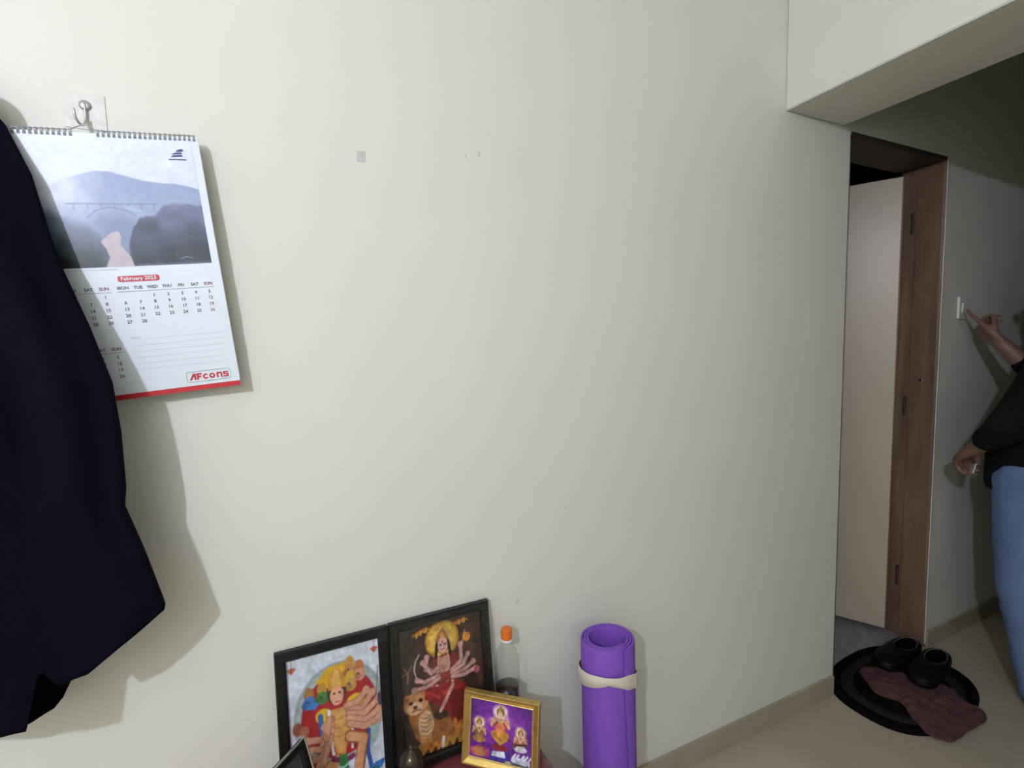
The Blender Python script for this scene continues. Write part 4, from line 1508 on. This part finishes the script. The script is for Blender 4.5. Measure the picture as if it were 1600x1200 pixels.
M_SHOE = mat('black_shoe_rubber', (.0025, .0025, .0035), .5, spec=.2)
M_PIPE = mat('grey_shoe_piping', (.16, .165, .17), .5)
M_INS = mat('black_insole', (.0015, .0015, .002), .9, spec=.05)
def make_shoe(label, loc, rz):
    t = thing('slip_on_shoe', label, 'shoe', loc, (0, 0, rz), 'pair of black slip-on shoes on the door mat')
    # x: heel (-) to toe (+), length .27
    def half(x):
        xs = [-.125, -.115, -.09, -.04, .02, .07, .10, .125, .138, .142]
        ws = [.0, .028, .038, .040, .042, .047, .046, .037, .020, .0]
        return float(np.interp(x, xs, ws))
    # sole
    N = 40
    rim = []
    for k in range(N):
        a = 2 * PI * k / N
        x = .0085 + .1335 * math.cos(a)
        w = half(x)
        rim.append((x, w * (1 if math.sin(a) >= 0 else -1) * (abs(math.sin(a)) ** .0 if w > 0 else 0)))
    rim = []
    xs = [-.125 + .267 * (0.5 - .5 * math.cos(PI * k / 22)) for k in range(23)]
    rim = [(x, half(x)) for x in xs] + [(x, -half(x)) for x in xs[-2:0:-1]]
    n = len(rim)
    V, F = [], []
    for z, g in ((0.0, .0), (.006, .003), (.018, .004), (.022, .001)):
        for x, y in rim:
            L = math.hypot(x - .01, y) + 1e-6
            V.append((x + (x - .01) / L * g, y + y / L * g, z))
    for l in range(3):
        for k in range(n):
            k2 = (k + 1) % n
            F.append((l * n + k, l * n + k2, (l + 1) * n + k2, (l + 1) * n + k))
    F.append(tuple(range(n))[::-1])
    F.append(tuple(range(3 * n, 4 * n)))
    pyd('sole', V, F, M_SHOE, t, True)
    # upper: rises from the rim to the collar opening
    V, F = [], []
    cxo, a_o, b_o = -.050, .064, .034
    rows = 9
    coll = []
    for k, (x, y) in enumerate(rim):
        ang = math.atan2(y, (x - .005) * .30)
        ox = cxo + a_o * math.cos(ang)
        oy = b_o * math.sin(ang)
        oz = .046 + .008 * max(0, -math.cos(ang)) + .003 * max(0, math.cos(ang))
        for r in range(rows + 1):
            s = r / rows
            bulge = math.sin(PI * s) * .010
            L = math.hypot(x - .01, y) + 1e-6
            px = x + (ox - x) * (s ** 1.25) + (x - .01) / L * bulge * (.4)
            py = y + (oy - y) * (s ** 1.5) + y / L * bulge * .8
            toe = max(0.0, (x - .02) / .12)
            pz = .020 + (oz - .020) * math.sin(s * PI / 2) ** (.75)
            V.append((px, py, pz))
        coll.append((ox, oy, oz))
    for k in range(n):
        k2 = (k + 1) % n
        for r in range(rows):
            F.append((k * (rows + 1) + r, k2 * (rows + 1) + r, k2 * (rows + 1) + r + 1, k * (rows + 1) + r + 1))
    o = pyd('upper', V, F, M_SHOE, t, True)
    sd = o.modifiers.new('thickness', 'SOLIDIFY')
    sd.thickness = .003
    sd.offset = -1
    bm = bmesh.new()
    add_tube(bm, [(x, y, z + .001) for x, y, z in coll], .0022, 6, closed=True)
    obj('collar_piping', bm, M_PIPE, t, True)
    V = [(x * .93 + .0006, y * .9, .0225) for x, y in rim]
    pyd('insole', V, [tuple(range(n))], M_INS, t)
    return t
make_shoe('black slip-on shoe of the pair nearer the door frame', (2.315, -.012, .0215), math.radians(180 + 2))
make_shoe('black slip-on shoe of the pair nearer the person', (2.330, -.120, .0215), math.radians(180 + 8))

# ------------------------------------------------------------------ person at the right edge
M_SKIN = mat('brown_skin', (.24, .125, .085), .5, noise_amt=.12, noise_scale=30)
M_SWEAT = mat('black_knit_sweater', (.006, .006, .0075), .95, noise_amt=.3, noise_scale=200, bump=.3, bump_scale=300, spec=.2)
M_JEAN = mat('light_blue_denim', (.155, .235, .40), .85, col2=(.10, .165, .31), noise_scale=14, bump=.25, bump_scale=400, stretch=(1, 1, .35))
M_HAIR = mat('black_hair', (.008, .007, .006), .5)
M_EYE = mat('eye_white', (.6, .6, .58), .3)
PO = Vector((2.52, -.33, 0))
person = thing('person', 'person in black sweater and light blue jeans reaching to the wall switch', 'person', PO)
FW = Vector((-.20, .98, 0)).normalized()
RT = Vector((FW.y, -FW.x, 0))
UP = Vector((0, 0, 1))
def W(p):
    return Vector(p) - PO
pel = Vector((2.540, -.312, .90))
chest = Vector((2.565, -.365, 1.24))
neck = Vector((2.580, -.385, 1.455))
ls, rs_ = neck - RT * .185 + UP * -.065, neck + RT * .175 + UP * -.065
l_elb = Vector((2.262, -.344, 1.105))
l_wri = Vector((2.335, -.215, .975))
r_elb = Vector((2.705, -.320, 1.165))
r_wri = Vector((2.646, -.156, 1.378))
hipL, hipR = pel - RT * .095, pel + RT * .095
kneeL, kneeR = Vector((2.448, -.330, .49)), Vector((2.645, -.325, .49))
ankL, ankR = Vector((2.475, -.395, .075)), Vector((2.68, -.36, .075))

def add_hand(bm, wrist, d, side, pose, scale=1.0, thumb_sign=1):
    """d: direction wrist->knuckles, side: across the palm towards the little finger"""
    d = d.normalized()
    side = (side - d * side.dot(d)).normalized()
    nm = d.cross(side).normalized()           # back of hand
    k = wrist + d * .085 * scale
    # palm as three overlapping limbs
    for o_ in (-.028, -.010, .010, .027):
        add_limb(bm, [wrist + side * o_ * .55, wrist + d * .045 * scale + side * o_ * .9, k + side * o_], [.017, .0165, .0115], 10, 3)
    lens = ((.042, .026, .020), (.047, .030, .021), (.044, .028, .020), (.034, .021, .018))
    for f in range(4):
        o_ = (-.029, -.010, .010, .028)[f]
        base = k + side * o_
        bend = pose[f]
        ang = 0.0
        p = base
        pts = [base - d * .012, base]
        for L, b in zip(lens[f], bend):
            ang += b
            dirv = d * math.cos(ang) - nm * math.sin(ang)
            p = p + dirv * L * scale
            pts.append(p)
        add_limb(bm, pts, [.0105, .0100, .0090, .0080, .0068], 10, 4)
    # thumb
    b0 = wrist + d * .022 - side * .020
    dv = (d * .85 - side * .30 - nm * .45).normalized()
    p1 = b0 + dv * .040
    dv2 = (d * .75 + side * .15 - nm * .65).normalized()
    p2 = p1 + dv2 * .032
    p3 = p2 + (d * .9 - nm * .45).normalized() * .024
    add_limb(bm, [b0, p1, p2, p3], [.0150, .0125, .0100, .0080], 10, 4)
    return k

bm = bmesh.new()
# trunk, neck, head
add_loft(bm, [(W(pel - UP * .06), RT * .12, FW * .08), (W(pel + UP * .06), RT * .14, FW * .095), (W((pel + chest) / 2), RT * .125, FW * .09), (W(chest), RT * .155, FW * .10), (W(neck - UP * .06), RT * .12, FW * .07), (W(neck), RT * .055, FW * .055)])
head = neck + UP * .165 - FW * .015
add_limb(bm, [W(neck - UP * .04), W(neck + UP * .04 + FW * .01), W(head - UP * .05)], [.062, .055, .056])
RM = Matrix((RT, FW, UP)).transposed()
add_ellipsoid(bm, W(head + UP * .02 - FW * .012), (.074, .092, .105), RM)
add_ellipsoid(bm, W(head - UP * .055 + FW * .022), (.054, .066, .062), RM)
add_ellipsoid(bm, W(head - UP * .018 + FW * .096), (.013, .020, .024), RM)      # nose
add_ellipsoid(bm, W(head - UP * .062 + FW * .082), (.024, .010, .007), RM)     # lips
for s in (-1, 1):
    add_ellipsoid(bm, W(head + RT * s * .076 - UP * .012 - FW * .008), (.009, .018, .030), RM)
    add_ellipsoid(bm, W(head + RT * s * .030 + UP * .020 + FW * .074), (.026, .012, .008), RM)
# arms
add_limb(bm, [W(ls), W(l_elb), W(l_wri)], [.050, .040, .026])
add_limb(bm, [W(rs_), W(r_elb), W(r_elb.lerp(r_wri, .55)), W(r_wri)], [.050, .040, .036, .026])
# legs (under the jeans) down to the ankles
for h_, k_, a_ in ((hipL, kneeL, ankL), (hipR, kneeR, ankR)):
    add_limb(bm, [W(h_), W(k_), W(a_)], [.078, .052, .036])
# reaching hand: index finger on the switch, the others curled
kn = Vector((2.652, -.084, 1.446))
add_hand(bm, W(r_wri), kn - r_wri, Vector((.62, .25, -.62)), ((.02, .10, .10), (.85, .9, .6), (1.0, 1.0, .7), (1.05, 1.0, .7)))
# lower hand: loosely closed
add_hand(bm, W(l_wri), Vector((.055, .060, -.050)), Vector((-.35, .55, -.55)), ((.55, .75, .5), (.6, .8, .55), (.65, .85, .55), (.7, .85, .6)))
remeshed('body', bm, .0048, M_SKIN, person, 4)
for s in (-1, 1):
    bm = bmesh.new()
    add_ellipsoid(bm, W(head + RT * s * .030 + UP * .004 + FW * .074), (.012, .010, .0075), RM, 12)
    obj('eye', bm, M_EYE, person, True)
bm = bmesh.new()
add_ellipsoid(bm, W(head + UP * .048 - FW * .026), (.082, .094, .090), RM)
add_ellipsoid(bm, W(head - UP * .01 - FW * .052), (.074, .055, .075), RM)
remeshed('hair', bm, .010, M_HAIR, person, 3)
# sweater
bm = bmesh.new()
add_loft(bm, [(W(Vector((pel.x - .002, pel.y, .815))), RT * .175, FW * .130), (W(Vector((pel.x + .002, pel.y - .002, .86))), RT * .180, FW * .136), (W(pel + UP * .08), RT * .175, FW * .132), (W((pel + chest) / 2), RT * .165, FW * .125), (W(chest), RT * .178, FW * .122), (W(neck - UP * .075), RT * .165, FW * .088), (W(neck - UP * .015), RT * .068, FW * .068)])
add_limb(bm, [W(ls), W(ls.lerp(l_elb, .55)), W(l_elb), W(l_elb.lerp(l_wri, .62))], [.066, .060, .062, .046])
add_limb(bm, [W(rs_), W(rs_.lerp(r_elb, .6)), W(r_elb), W(r_elb.lerp(r_wri, .60))], [.066, .058, .058, .040])
o = remeshed('sweater', bm, .010, M_SWEAT, person, 5)
# jeans
bm = bmesh.new()
add_loft(bm, [(W(pel - UP * .10), RT * .165, FW * .105), (W(pel - UP * .02), RT * .165, FW * .115), (W(pel + UP * .06), RT * .155, FW * .105)])
for h_, k_, a_ in ((hipL, kneeL, ankL), (hipR, kneeR, ankR)):
    add_limb(bm, [W(h_ - UP * .02), W(h_.lerp(k_, .5)), W(k_), W(k_.lerp(a_, .5)), W(a_ - UP * .015)], [.098, .090, .076, .070, .062])
o = remeshed('jeans', bm, .011, M_JEAN, person, 5)
for v in o.data.vertices:
    p = v.co
    dn = .005 * noise.noise(Vector((p.x * 9, p.y * 9, p.z * 16))) + .003 * noise.noise(Vector((p.x * 20, p.y * 20, p.z * 34)))
    v.co = p + v.normal * dn
# shoes, turned to the right
for a_ in (ankL, ankR):
    bm = bmesh.new()
    tv = Vector((.88, .47, 0)).normalized()
    base = Vector((a_.x, a_.y, 0))
    add_limb(bm, [W(base + UP * .040 - tv * .05), W(base + UP * .042 + tv * .03), W(base + UP * .034 + tv * .13), W(base + UP * .028 + tv * .18)], [.038, .041, .036, .027])
    for v in bm.verts:
        v.co.z = max(v.co.z, .001)
    obj('shoe', bm, M_SHOE, person, True)
# paper in the lower hand
bm = bmesh.new()
add_box(bm, (-.030, -.0015, -.020), (.030, .0015, .020), .0012, 1)
o = obj('paper_slip', bm, mat('white_paper', (.72, .72, .68), .6))
o.location = (2.362, -.205, .895)
o.rotation_euler = (.25, .25, .55)
tag(o, 'small white slip held in the lower hand of the person', 'paper')
